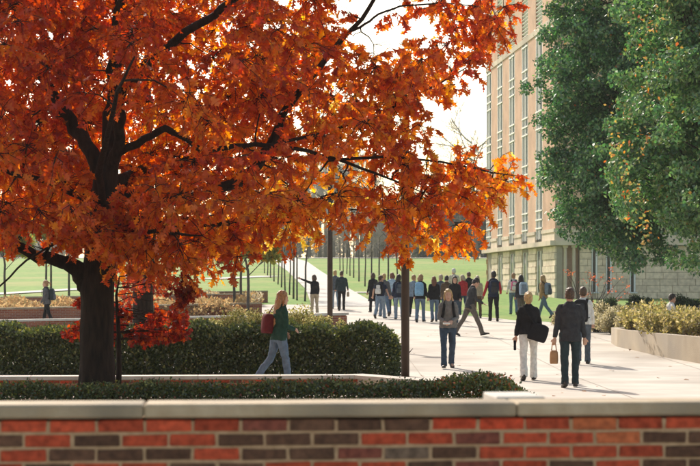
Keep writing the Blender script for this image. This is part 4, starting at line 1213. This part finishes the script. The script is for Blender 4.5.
    for side, sh, el_, wr, fd, wd in A_:
        b_.tube([sh, sh.lerp(el_, .4), el_, el_.lerp(wr, .35), wr], [.050, .044, .036, .036, .025], 10)
        sx_ = fd.cross(wd).normalized()                      # across the palm
        pd = wd if True else sx_
        palm = [wr, wr + fd * .035, wr + fd * .085]
        b_.tube(palm, [(.024, .018), (.040, .016), (.040, .014)], 10, ref=sx_)
        cu = -sx_.cross(fd).normalized()
        curl = (cu * (1 if cu.dot(Vector((-side, .3, 0))) > 0 else -1))
        for q, (o_, ln) in enumerate(((-.030, .062), (-.010, .074), (.010, .070), (.030, .055))):
            p0 = wr + fd * .082 + sx_ * o_
            p1 = p0 + (fd * .9 + curl * .35).normalized() * ln * .5; p2 = p1 + (fd * .6 + curl * .8).normalized() * ln * .5
            b_.tube([p0 - fd * .02, p0, p1, p2], [.009, .0095, .009, .0075], 7)
        ts = 1 if sx_.dot(Vector((0, 1, 0))) > 0 else -1
        t0 = wr + fd * .03 + sx_ * ts * .03
        b_.tube([t0 - sx_ * ts * .012, t0, t0 + (sx_ * ts * .7 + fd * .8).normalized() * .035, t0 + (sx_ * ts * .45 + fd).normalized() * .065], [.012, .012, .0105, .008], 7)
    for hip, knee, ank, fd in L_:
        b_.tube([hip + Vector((0, 0, .04)), hip.lerp(knee, .3), knee, knee.lerp(ank, .3), ank], [.082, .075, .052, .052, .036], 12)
        b_.tube([ank - fd * .05 - Vector((0, 0, .03)), ank + fd * .04 - Vector((0, 0, .03)), ank + fd * .15 - Vector((0, 0, .05))], [.03, .034, .03], 8)
    bo = b_.build('body', M[skin], e); fuse(bo, .008 if near else .011, deci=.35)
    # trousers
    t_ = MB()
    t_.rings([ring(z, rx, ry) for z, rx, ry in ((.80, .12, .10), (.86, hw * 1.0, .128), (.95, hw * .99, .122), (1.03, hw * .93, .112))])
    for hip, knee, ank, fd in L_:
        t_.tube([hip + Vector((0, 0, .03)), hip.lerp(knee, .25), hip.lerp(knee, .6), knee, knee.lerp(ank, .35), knee.lerp(ank, .75), ank + Vector((0, 0, -.035 if not sit else 0))], [.10, .098, .082, .068, .066 + flare * .4, .064 + flare, .068 + flare], 14)
    fuse(t_.build('trousers', M['cloth_' + bottom], e), vx, .03)
    # top
    j_ = MB()
    hem = {'jacket': .84, 'sweater': .90, 'tee': .92, 'coat': .50, 'blazer': .80}[topstyle]
    th_ = .012 if topstyle in ('tee',) else .020
    prof = [(1.02, hw * .96 + th_, .115 + th_), (1.12, cw * .93 + th_, .105 + th_), (1.28, cw + th_, .118 + th_), (1.37, sw * .86 + th_, .104 + th_), (1.42, sw * .70 + th_, .088 + th_), (1.46, sw * .44 + th_, .070 + th_), (1.505, .060 + th_ * .5, .060 + th_ * .5)]
    prof = [(hem, hw + th_ + (.06 if hem < .6 else .012), .13 + th_ + (.05 if hem < .6 else 0)), ((hem + 1.02) / 2, hw + th_, .125 + th_)] + prof
    j_.rings([ring(*q) for q in prof])
    if topstyle in ('jacket', 'coat', 'blazer'): j_.tube([U((.06 * math.cos(t), -.005 + .058 * math.sin(t), 1.492)) for t in [2 * math.pi * q / 12 for q in range(13)]], .016, 6)
    for side, sh, el_, wr, fd, wd in A_:
        if sleeves is False: j_.tube([sh, sh.lerp(el_, .3), sh.lerp(el_, .65)], [.062, .060, .058], 10)
        elif vest is None: j_.tube([sh + lm_.to_3x3() @ Vector((-side * .075, 0, .045)), sh + lm_.to_3x3() @ Vector((-side * .028, 0, .022)), sh.lerp(el_, .08), sh.lerp(el_, .45), el_, el_.lerp(wr, .4), wr - fd * .005], [.045, .060, .066, .058, .051, .049, .040], 10)
        else: j_.tube([sh, sh.lerp(el_, .12)], [.062, .058], 10)
    fuse(j_.build({'tee': 'shirt', 'sweater': 'sweater', 'jacket': 'jacket', 'coat': 'coat', 'blazer': 'blazer'}[topstyle], M['cloth_' + top], e), vx, .034)
    if vest:
        for side, sh, el_, wr, fd, wd in A_: MB().tube([sh, sh.lerp(el_, .4), el_, el_.lerp(wr, .4), wr - fd * .005], [.060, .058, .050, .048, .040], 10).build('sleeve', M['cloth_' + vest], e, smooth=True)
    # shoes
    for hip, knee, ank, fd in L_:
        dn = (Vector((0, 0, -1)) - fd * (-fd.z)).normalized()
        base = ank + dn * .045
        sx_ = fd.cross(dn).normalized()
        sh_ = MB(); rr_ = []
        for y, wx, zt in ((-.075, .022, -.035), (-.06, .036, -.055), (0, .040, -.060), (.07, .044, -.040), (.13, .048, -.022), (.175, .036, -.012), (.195, .014, -.002)):
            c0 = base + fd * y
            rr_.append([c0 + sx_ * wx + dn * .03, c0 + sx_ * wx * .95 + dn * (zt * .3), c0 + sx_ * wx * .45 + dn * zt, c0 - sx_ * wx * .45 + dn * zt, c0 - sx_ * wx * .95 + dn * (zt * .3), c0 - sx_ * wx + dn * .03])
        sh_.rings(rr_).build('shoe', M['sole'] if shoes == 'sole' else M['cloth_' + shoes], e, smooth=True)
    # hair
    st, hc = hair; h_ = MB()
    def HH(x, y, z): return hm @ Vector((x, y, z))
    hrs = []
    for z, rx, ry, cy in ((.03 if st != 'short' else .055, .045, .030, -.060), (.075, .072, .060, -.040), (.11, .079, .082, -.024), (.15, .082, .095, -.016), (.19, .078, .098, -.010), (.225, .062, .082, -.010), (.25, .036, .048, -.012), (.262, .008, .01, -.012)):
        hrs.append([HH(rx * math.cos(t), cy + ry * math.sin(t), z) for t in [2 * math.pi * j / 16 for j in range(16)]])
    h_.rings(hrs)
    if st in ('long', 'verylong', 'bob'):
        dn_ = {'bob': .0, 'long': -.14, 'verylong': -.42}[st]
        ln = []
        for t in np.linspace(0, 1, 6):
            z = .15 + (dn_ - .15) * t; ln.append((z, .080 + .012 * math.sin(t * 3) - .035 * t ** 3, (.050 if st != 'verylong' else .062) - .018 * t, -.052 - .045 * t ** .6))
        h_.rings([[HH(rx * math.cos(a), cy + ry * math.sin(a), z) for a in [2 * math.pi * j / 14 for j in range(14)]] for z, rx, ry, cy in ln])
        for sd_ in (1, -1): h_.tube([HH(sd_ * .066, .03, .19), HH(sd_ * .079, .015, .11), HH(sd_ * .078, .0, .03), HH(sd_ * .07, -.03, dn_ * .6)], [.016, .02, .022, .012], 7)
    if st == 'pony':
        h_.ell(HH(0, -.11, .17), (.022, .022, .022)); h_.tube([HH(0, -.11, .17), HH(0, -.15, .16), HH(0, -.175, .11), HH(0, -.17, .04), HH(0, -.16, 0)], [.018, .030, .032, .024, .008], 8)
    if st == 'updo': h_.ell(HH(0, -.105, .19), (.042, .036, .038))
    ho = h_.build('hair', M['hair_' + hc], e); fuse(ho, .007, .03, hrk, .7)
    if face:
        for sd_ in (1, -1):
            MB().ell(HH(sd_ * .029, .083, .122), (.011, .006, .006), 8, 6).build('eye', M['eye'], e, smooth=True)
            MB().tube([HH(sd_ * .014, .094, .140), HH(sd_ * .030, .092, .145), HH(sd_ * .046, .078, .138)], [.003, .0045, .002], 5).build('eyebrow', M['hair_' + hc], e)
        MB().tube([HH(-.022, .091, .044), HH(0, .098, .046), HH(.022, .091, .044)], [.003, .007, .003], 6, ).build('mouth', M['lip'], e)
    return dict(e=e, U=U, A=A_, L=L_, k=k, hz=hz, cw=cw, sw=sw, lm=lm_)

def own(P_, name, label, cat, point, group=None):
    """an Empty for a carried thing, turned like its bearer; returns it and a function that maps bearer points to it"""
    e = P_['e']; mw = Matrix.Translation(e.location) @ e.rotation_euler.to_matrix().to_4x4() @ Matrix.Scale(P_['k'], 4)
    b_ = empty(name, mw @ Vector(point)); b_.rotation_euler = e.rotation_euler.copy(); b_.scale = e.scale.copy()
    tag(b_, label, cat, group)
    return b_, (lambda p: Vector(p) - Vector(point))

def rbox(mb, c, sx_, sy_, sz_, tf, pw=.45, top=.8):
    rings_ = []
    for t, k in ((-1, .78), (-.94, .92), (-.6, 1.0), (0, 1.0), (.5, .96), (.8, .88), (.95, .70 * top + .1), (1, .45)):
        rings_.append([tf((c[0] + sx_ * k * math.copysign(abs(math.cos(a)) ** pw, math.cos(a)), c[1] + sy_ * k * math.copysign(abs(math.sin(a)) ** pw, math.sin(a)), c[2] + sz_ * t)) for a in [2 * math.pi * j / 16 for j in range(16)]])
    mb.rings(rings_)

def backpack(P_, label, col, panel=None, size=1.0, shift=0.0):
    U = P_['U']; base = U((shift, -.22, 1.0))
    b_, f_ = own(P_, 'backpack', label, 'backpack', base, 'backpacks worn by students')
    def tf(p): return f_(U(p))
    m_ = MB(); rbox(m_, (shift, -.215, 1.20), .150 * size, .085 * size, .225 * size, tf); m_.build('sack', M['cloth_' + col], b_, smooth=True)
    m_ = MB(); rbox(m_, (shift, -.295, 1.11), .115 * size, .045 * size, .11 * size, tf); m_.build('pocket', M['cloth_' + (panel or col)], b_, smooth=True)
    if panel:
        m_ = MB(); rbox(m_, (shift, -.288, 1.29), .085 * size, .03 * size, .065 * size, tf); m_.build('upper_pocket', M['cloth_' + panel], b_, smooth=True)
    for sd_ in (1, -1):
        m_ = MB(); w_ = sd_ * .095
        m_.tube([tf((w_ + shift * .3, -.15, 1.38)), tf((w_, -.08, 1.475)), tf((w_, .03, 1.475)), tf((w_ * 1.05, .135, 1.38)), tf((w_ * 1.25, .15, 1.22)), tf((w_ * 1.6, .06, 1.08)), tf((w_ * 1.3, -.14, 1.04))], [(.028, .008)] * 7, 8, ref=(1, 0, 0))
        m_.build('strap', M['strap'], b_, smooth=True)
    m_ = MB(); m_.tube([tf((-.03 + shift, -.17, 1.41)), tf((-.02 + shift, -.18, 1.45)), tf((.02 + shift, -.18, 1.45)), tf((.03 + shift, -.17, 1.41))], .008, 6); m_.build('handle', M['strap'], b_)
    return b_

# --- the nearest walkers
p = person('person in black long sleeved top and loose white trousers, hair pinned up', 528.5, 34.6, 1.70, 4, ((10, 6), (-10, 10)), ((6, 14, 30, 25), (-4, 10, 12, 0)), 'black', 'white', ('updo', 'blond'), topstyle='sweater', near=True, flare=.012)
b_, f_ = own(p, 'shoulder_bag', 'black shoulder bag hanging over the white trousers of a walking person', 'bag', p['U']((.14, -.12, .83)))
m_ = MB(); rbox(m_, (.19, -.11, .94), .185, .08, .165, lambda q: f_(p['U']((q[0] + (q[2] - .94) * .35, q[1], q[2] - (q[0] - .19) * .30))), .75); m_.build('sack', M['cloth_black'], b_, smooth=True)
m_ = MB(); m_.tube([f_(p['U'](q)) for q in ((.12, -.15, 1.08), (-.02, -.16, 1.30), (-.105, -.09, 1.475), (-.10, .0, 1.485), (-.05, .12, 1.38), (.14, .15, 1.2), (.26, .0, 1.05))], [(.018, .006)] * 7, 6); m_.build('strap', M['strap'], b_, smooth=True)
w = p['A'][1][3] + p['A'][1][4] * .12
b_, f_ = own(p, 'wallet', 'small black wallet held low in the hand of the white trousered walker', 'wallet', w)
link('cover', bevel_box('cover', .05, .14, .19, .01, M['cloth_black']), b_, f_(w + Vector((0, 0, -.06))))

p = person('person in dark charcoal blazer and dark teal trousers holding a tan handbag', 570, 32.2, 1.775, 2, ((8, 4), (-7, 8)), ((0, 8, 10, 0), (-2, 9, 8, 0)), 'charcoal', 'teal', ('short', 'brown'), male=True, topstyle='blazer', near=True)
w = p['A'][1][3] + p['A'][1][4] * .10
b_, f_ = own(p, 'handbag', 'small tan leather handbag held low beside the dark blazer', 'handbag', w + Vector((0, 0, -.38)))
m_ = MB(); rbox(m_, (0, 0, .14), .075, .045, .12, lambda q: Vector(q), .5); m_.build('sack', M['tanleather'], b_, smooth=True)
m_ = MB(); m_.tube([(-.045, 0, .24), (-.03, 0, .36), (0, 0, .41), (.03, 0, .36), (.045, 0, .24)], .009, 6); m_.build('handle', M['tanleather'], b_, smooth=True)

p = person('person in white shirt with large dark backpack walking beyond the dark blazer', 583, 40.5, 1.74, 8, ((12, 6), (-12, 12)), ((8, 10, 30, 10), (-8, 10, 20, 5)), 'white', 'slate', ('short', 'brown'), topstyle='sweater', near=True)
backpack(p, 'large black backpack on the person in white shirt', 'black', 'charcoal', 1.12, -.05)

p = person('person in grey sweater and jeans walking towards the brick wall holding paper', 448, 39, 1.72, 178, ((12, 4), (-8, 20)), ((16, 8, 62, 30), (14, 8, 70, 40)), 'grey', 'darkjeans', ('bob', 'blond'), topstyle='sweater', near=True, face=True, head=(0, -4))
w = p['A'][0][3] + p['A'][0][4] * .09
b_, f_ = own(p, 'paper_cup', 'folded white paper held at the waist of the grey sweater', 'paper', w)
link('sheet', bevel_box('sheet', .15, .11, .03, .006, M['paper'], 1, .004), b_, f_(w + Vector((0, .03, 0)))); b_.name = 'folded_paper'
backpack(p, 'slate backpack with straps over the grey sweater', 'slate', None, .8)

p = person('person with very long fair hair in green jacket and jeans beside clipped hedge', 279, 32.8, 1.75, 66, ((12, 4), (-16, 24)), ((10, 8, 75, 30), (-6, 10, 70, 35)), 'green', 'jeans', ('verylong', 'lightbrown'), near=True, face=True, lean=5)
b_, f_ = own(p, 'shoulder_bag', 'maroon shoulder bag slung behind the green jacket', 'bag', p['U']((-.05, -.24, .95)))
m_ = MB(); rbox(m_, (-.10, -.20, 1.13), .13, .10, .18, lambda q: f_(p['U'](q)), .5); m_.build('sack', M['cloth_maroon'], b_, smooth=True)
m_ = MB(); m_.tube([f_(p['U'](q)) for q in ((-.10, -.22, 1.26), (-.10, -.12, 1.46), (-.10, .0, 1.49), (-.12, .14, 1.36), (-.22, .06, 1.15), (-.18, -.12, 1.1))], [(.025, .008)] * 6, 6); m_.build('strap', M['cloth_maroon'], b_, smooth=True)

p = person('person in dark jacket and taupe trousers striding sideways with head bowed', 470, 54.5, 1.84, 82, ((26, 4), (-24, 10)), ((22, 8, 50, 15), (6, 8, 35, 10)), 'charcoal', 'taupe', ('short', 'dark'), male=True, lean=9, head=(-5, 26), near=True, face=True)

# --- left side
p = person('person with ponytail in grey sweatshirt walking along the terrace wall', 47, 62, 1.60, -84, ((14, 5), (-12, 14)), ((4, 6, 20, 10), (8, 6, 30, 10)), 'midgrey', 'black', ('pony', 'lightbrown'), face=True, lean=4)
backpack(p, 'dark teal backpack on the ponytailed person by the terrace wall', 'teal', 'slate')
p = person('person in dark top and pale trousers pointing with outstretched arm', 314.5, 72, 1.66, -15, ((4, 2), (-4, 4)), ((0, 8, 20, 10), (0, 108, 6, 0)), 'black', 'beige', ('bob', 'brown'), topstyle='sweater')
person('fair haired person in dark grey top walking arm in arm on the walkway', 335.3, 78.4, 1.72, 2, ((8, 4), (-8, 8)), ((4, 6, 15, 5), (0, 7, 25, 5)), 'slate', 'lightjeans', ('short', 'blond'))
p = person('brown haired person in dark teal jacket and black trousers on the walkway', 341.6, 77.6, 1.74, -4, ((7, 4), (-6, 6)), ((2, 8, 20, 0), (0, 10, 20, 0)), 'teal', 'black', ('short', 'brown'), male=True, width=1.08)
w = p['A'][0][3] + p['A'][0][4] * .08
b_, f_ = own(p, 'handbag', 'cream handbag beside the dark teal jacket', 'handbag', w + Vector((0, 0, -.3)))
m_ = MB(); rbox(m_, (0, 0, .12), .06, .07, .11, lambda q: Vector(q), .5); m_.build('sack', M['cloth_beige'], b_, smooth=True)
MB().tube([(0, -.05, .2), (0, 0, .32), (0, .05, .2)], .01, 5).build('handle', M['cloth_beige'], b_)

# --- the group in the middle
person('brown haired person in long black coat at the edge of the walking group', 373.3, 74.5, 1.66, -6, ((6, 3), (-6, 6)), ((2, 6, 15, 5), (4, 6, 15, 5)), 'black', 'black', ('bob', 'brown'), topstyle='coat')
p = person('person in navy short sleeved shirt with black and white backpack', 380.4, 70, 1.76, 5, ((10, 4), (-10, 10)), ((6, 12, 12, 0), (-4, 20, 12, 0)), 'navy', 'lightjeans', ('short', 'brown'), male=True, topstyle='tee', sleeves=False)
backpack(p, 'black backpack with white pockets on the navy shirt', 'black', 'white')
person('fair haired person walking beyond the black and white backpack', 384.2, 71.8, 1.76, 0, ((-14, 16), (14, 5)), ((4, 7, 15, 5), (0, 7, 20, 5)), 'midgrey', 'jeans', ('short', 'blond'))
person('auburn haired person in pale blue shirt and dark jeans', 392.4, 71.5, 1.72, 4, ((6, 3), (-5, 6)), ((2, 8, 20, 5), (4, 8, 20, 5)), 'paleblue', 'darkjeans', ('bob', 'auburn'), topstyle='tee')
p = person('person with long dark hair in navy jacket beside the pole', 398.8, 69, 1.74, 0, ((9, 4), (-9, 9)), ((3, 7, 20, 5), (0, 7, 25, 5)), 'navy', 'lightjeans', ('long', 'dark'))
backpack(p, 'navy backpack under long dark hair', 'navy', 'slate')
b_, f_ = own(p, 'bottle', 'bright pink bottle at the hip of the navy jacket', 'bottle', p['U']((-.21, .02, 1.02)))
MB().tube([(0, 0, 0), (0, 0, .16), (0, 0, .2), (0, 0, .24)], [.04, .04, .02, .018], 10).build('flask', M['cloth_pink'], b_, smooth=True)
person('person in denim blue jacket and black trousers beyond the lamp post', 413.6, 71.5, 1.72, 8, ((-10, 14), (12, 5)), ((3, 7, 20, 5), (0, 7, 25, 5)), 'greyblue', 'black', ('short', 'lightbrown'))
p = person('person in black jacket wearing a bright sky blue backpack', 420.3, 66, 1.74, 2, ((8, 4), (-7, 8)), ((4, 10, 20, 5), (4, 10, 20, 5)), 'black', 'jeans', ('bob', 'lightbrown'))
backpack(p, 'bright sky blue backpack with dark lower pocket', 'skyblue', None, 1.1)
person('dark brown haired person in black hooded jacket and jeans', 434.2, 66.4, 1.70, 4, ((7, 3), (-8, 8)), ((4, 8, 25, 15), (4, 8, 25, 15)), 'black', 'jeans', ('long', 'auburn'))
person('grey fair haired person in dark slate coat among the group', 441, 69.5, 1.76, 0, ((6, 3), (-6, 6)), ((3, 7, 20, 5), (0, 7, 25, 5)), 'slate', 'black', ('short', 'greyblond'))
person('dark haired person in brown jacket beyond the grey sweater', 446.5, 68, 1.68, 10, ((6, 3), (-6, 6)), ((3, 7, 20, 5), (0, 7, 25, 5)), 'brown', 'darkjeans', ('short', 'dark'))
person('dark haired person in black top facing the brick wall in the group', 454.5, 63, 1.72, 172, ((8, 3), (-7, 8)), ((10, 7, 50, 20), (8, 7, 40, 20)), 'black', 'darkjeans', ('long', 'dark'), face=True, topstyle='sweater')
person('tall white haired person standing at the back of the group', 454, 79, 1.84, 0, ((4, 2), (-4, 4)), ((3, 7, 20, 5), (0, 7, 25, 5)), 'cream', 'taupe', ('short', 'white'), male=True)
person('fair haired person in red jacket beyond the striding dark jacket', 463, 72.5, 1.72, -5, ((6, 3), (-6, 6)), ((3, 7, 20, 5), (0, 7, 25, 5)), 'red', 'darkjeans', ('bob', 'greyblond'))
person('brown haired person in black jacket beyond the striding dark jacket', 469, 74.5, 1.74, 3, ((6, 3), (-6, 6)), ((3, 7, 20, 5), (0, 7, 25, 5)), 'black', 'black', ('short', 'brown'))
person('person with long fair hair in beige top and brown trousers', 477.5, 70.5, 1.72, 12, ((7, 3), (-7, 8)), ((3, 7, 20, 5), (0, 7, 25, 5)), 'beige', 'brown', ('long', 'greyblond'), topstyle='sweater')
p = person('black haired person with red sleeves under a navy vest', 493.5, 67, 1.86, 8, ((8, 4), (-9, 8)), ((2, 9, 18, 0), (8, 14, 20, 0)), 'navy', 'black', ('short', 'black'), skin='skin_dark', male=True, vest='red')
backpack(p, 'navy backpack worn over red sleeves', 'navy', 'charcoal')
p = person('person in white top with pink backpack near the building', 513.6, 73, 1.74, 6, ((9, 4), (-8, 8)), ((3, 7, 20, 5), (0, 7, 25, 5)), 'white', 'jeans', ('short', 'lightbrown'), topstyle='tee')
backpack(p, 'pink and white backpack on the person near the building', 'pink', 'white', .85)
p = person('person with long dark hair in charcoal jacket wearing pale blue backpack', 521.3, 68.5, 1.78, 4, ((9, 4), (-8, 8)), ((3, 7, 20, 5), (0, 7, 25, 5)), 'charcoal', 'taupe', ('long', 'dark'))
backpack(p, 'pale blue backpack below long dark hair', 'paleblue', 'greyblue', 1.1, .03)
p = person('person with fair hair in tan jacket and jeans striding to the lawn', 543.6, 70, 1.74, -52, ((22, 4), (-24, 18)), ((10, 7, 30, 10), (-4, 7, 20, 5)), 'tan', 'jeans', ('long', 'blond'))
backpack(p, 'grey blue backpack on the tan jacket', 'greyblue', 'slate', 1.05)
# --- seated on the far rim of the planter
zr = float(gz(9.2, 51.6)) + .44
person('person in white shirt seated on the planter rim behind tall plants', 668, 51.4, 1.76, 78, ((84, 82), (80, 84)), ((30, 8, 50, 20), (25, 8, 55, 20)), 'white', 'darkjeans', ('short', 'dark'), male=True, topstyle='tee', sit=.13, z0=zr, lean=10, face=True, group='people seated on the planter rim')
person('person in navy shirt seated on the planter rim behind tall plants', 701, 51.2, 1.74, 70, ((84, 82), (80, 84)), ((30, 8, 50, 20), (25, 8, 55, 20)), 'navy', 'jeans', ('short', 'brown'), male=True, topstyle='tee', sit=.13, z0=zr, lean=10, group='people seated on the planter rim')

# ------------------------------------------------------------------ saw-cut joints of the paving
jm = MB()
def joint(x0, y0, x1, y1, w_=.014):
    n_ = max(1, int(math.hypot(x1 - x0, y1 - y0) / 2)); t = Vector((x1 - x0, y1 - y0)).normalized(); nn = Vector((-t.y, t.x)) * w_ / 2
    for k in range(n_):
        a = Vector((x0, y0)).lerp(Vector((x1, y1)), k / n_); c = Vector((x0, y0)).lerp(Vector((x1, y1)), (k + 1) / n_)
        q = [a - nn, c - nn, c + nn, a + nn]; b0 = len(jm.v)
        jm.v += [(v.x, v.y, float(gz(v.x, v.y)) + .0345) for v in q]; jm.f.append((b0, b0 + 1, b0 + 2, b0 + 3))
for k in range(12):
    y = 28.5 + k * 3.05; joint(-3, y - .06, min(plaza_r(y + .5), 14) - .3, y + .12)
for k in range(8):
    x = -1.5 + k * 3.05; ye = 54 if x > 8 else (62 if x > 5 else 66)
    joint(x, 27, x - .4, ye)
jo = jm.build('joint', surf('paving_joint', (.27, .235, .195), (.33, .29, .24), 3, .95), bpy.data.objects['plaza']); jo['kind'] = 'stuff'  # flat strips in the joints' own dark tone

# ------------------------------------------------------------------ leaf litter on the paving
n = 110
lx = rng.uniform(-2, 9, n); ly = rng.uniform(27, 60, n)
P_ = np.stack([lx, ly, gz(lx, ly) + .036], 1)
T_ = rng.normal(size=(n, 3)); T_[:, 2] *= .1; T_ /= np.linalg.norm(T_, axis=1)[:, None]
A2 = np.tile([0, 0, 1.], (n, 1)) + rng.normal(0, .15, (n, 3)); S_ = np.cross(T_, A2); S_ /= np.linalg.norm(S_, axis=1)[:, None]
o = link('fallen_leaves', leaf_mesh('fallen_leaves', P_, T_, S_, np.cross(S_, T_), rng.uniform(.05, .12, n), pick([(.25, .12, .05), (.40, .2, .08), (.15, .08, .04)], [2, 2, 2], n), OAK, M['leaf']))
tag(o, 'brown fallen leaves scattered on the plaza', kind='stuff')

# ------------------------------------------------------------------ the hazy autumn air
hz_ = MB().box(-900, 900, -45, 1900, -1.2, 45).build('haze', None)
hm_ = bpy.data.materials.new('haze'); hm_.use_nodes = True
nt = hm_.node_tree
for n_ in list(nt.nodes):
    if n_.type != 'OUTPUT_MATERIAL': nt.nodes.remove(n_)
vol = nt.nodes.new('ShaderNodeVolumePrincipled')
vol.inputs['Color'].default_value = (.93, .94, .97, 1); vol.inputs['Density'].default_value = .00024; vol.inputs['Anisotropy'].default_value = .2
nt.links.new(vol.outputs[0], [n_ for n_ in nt.nodes if n_.type == 'OUTPUT_MATERIAL'][0].inputs['Volume'])
hz_.data.materials.append(hm_); hz_['kind'] = 'stuff'
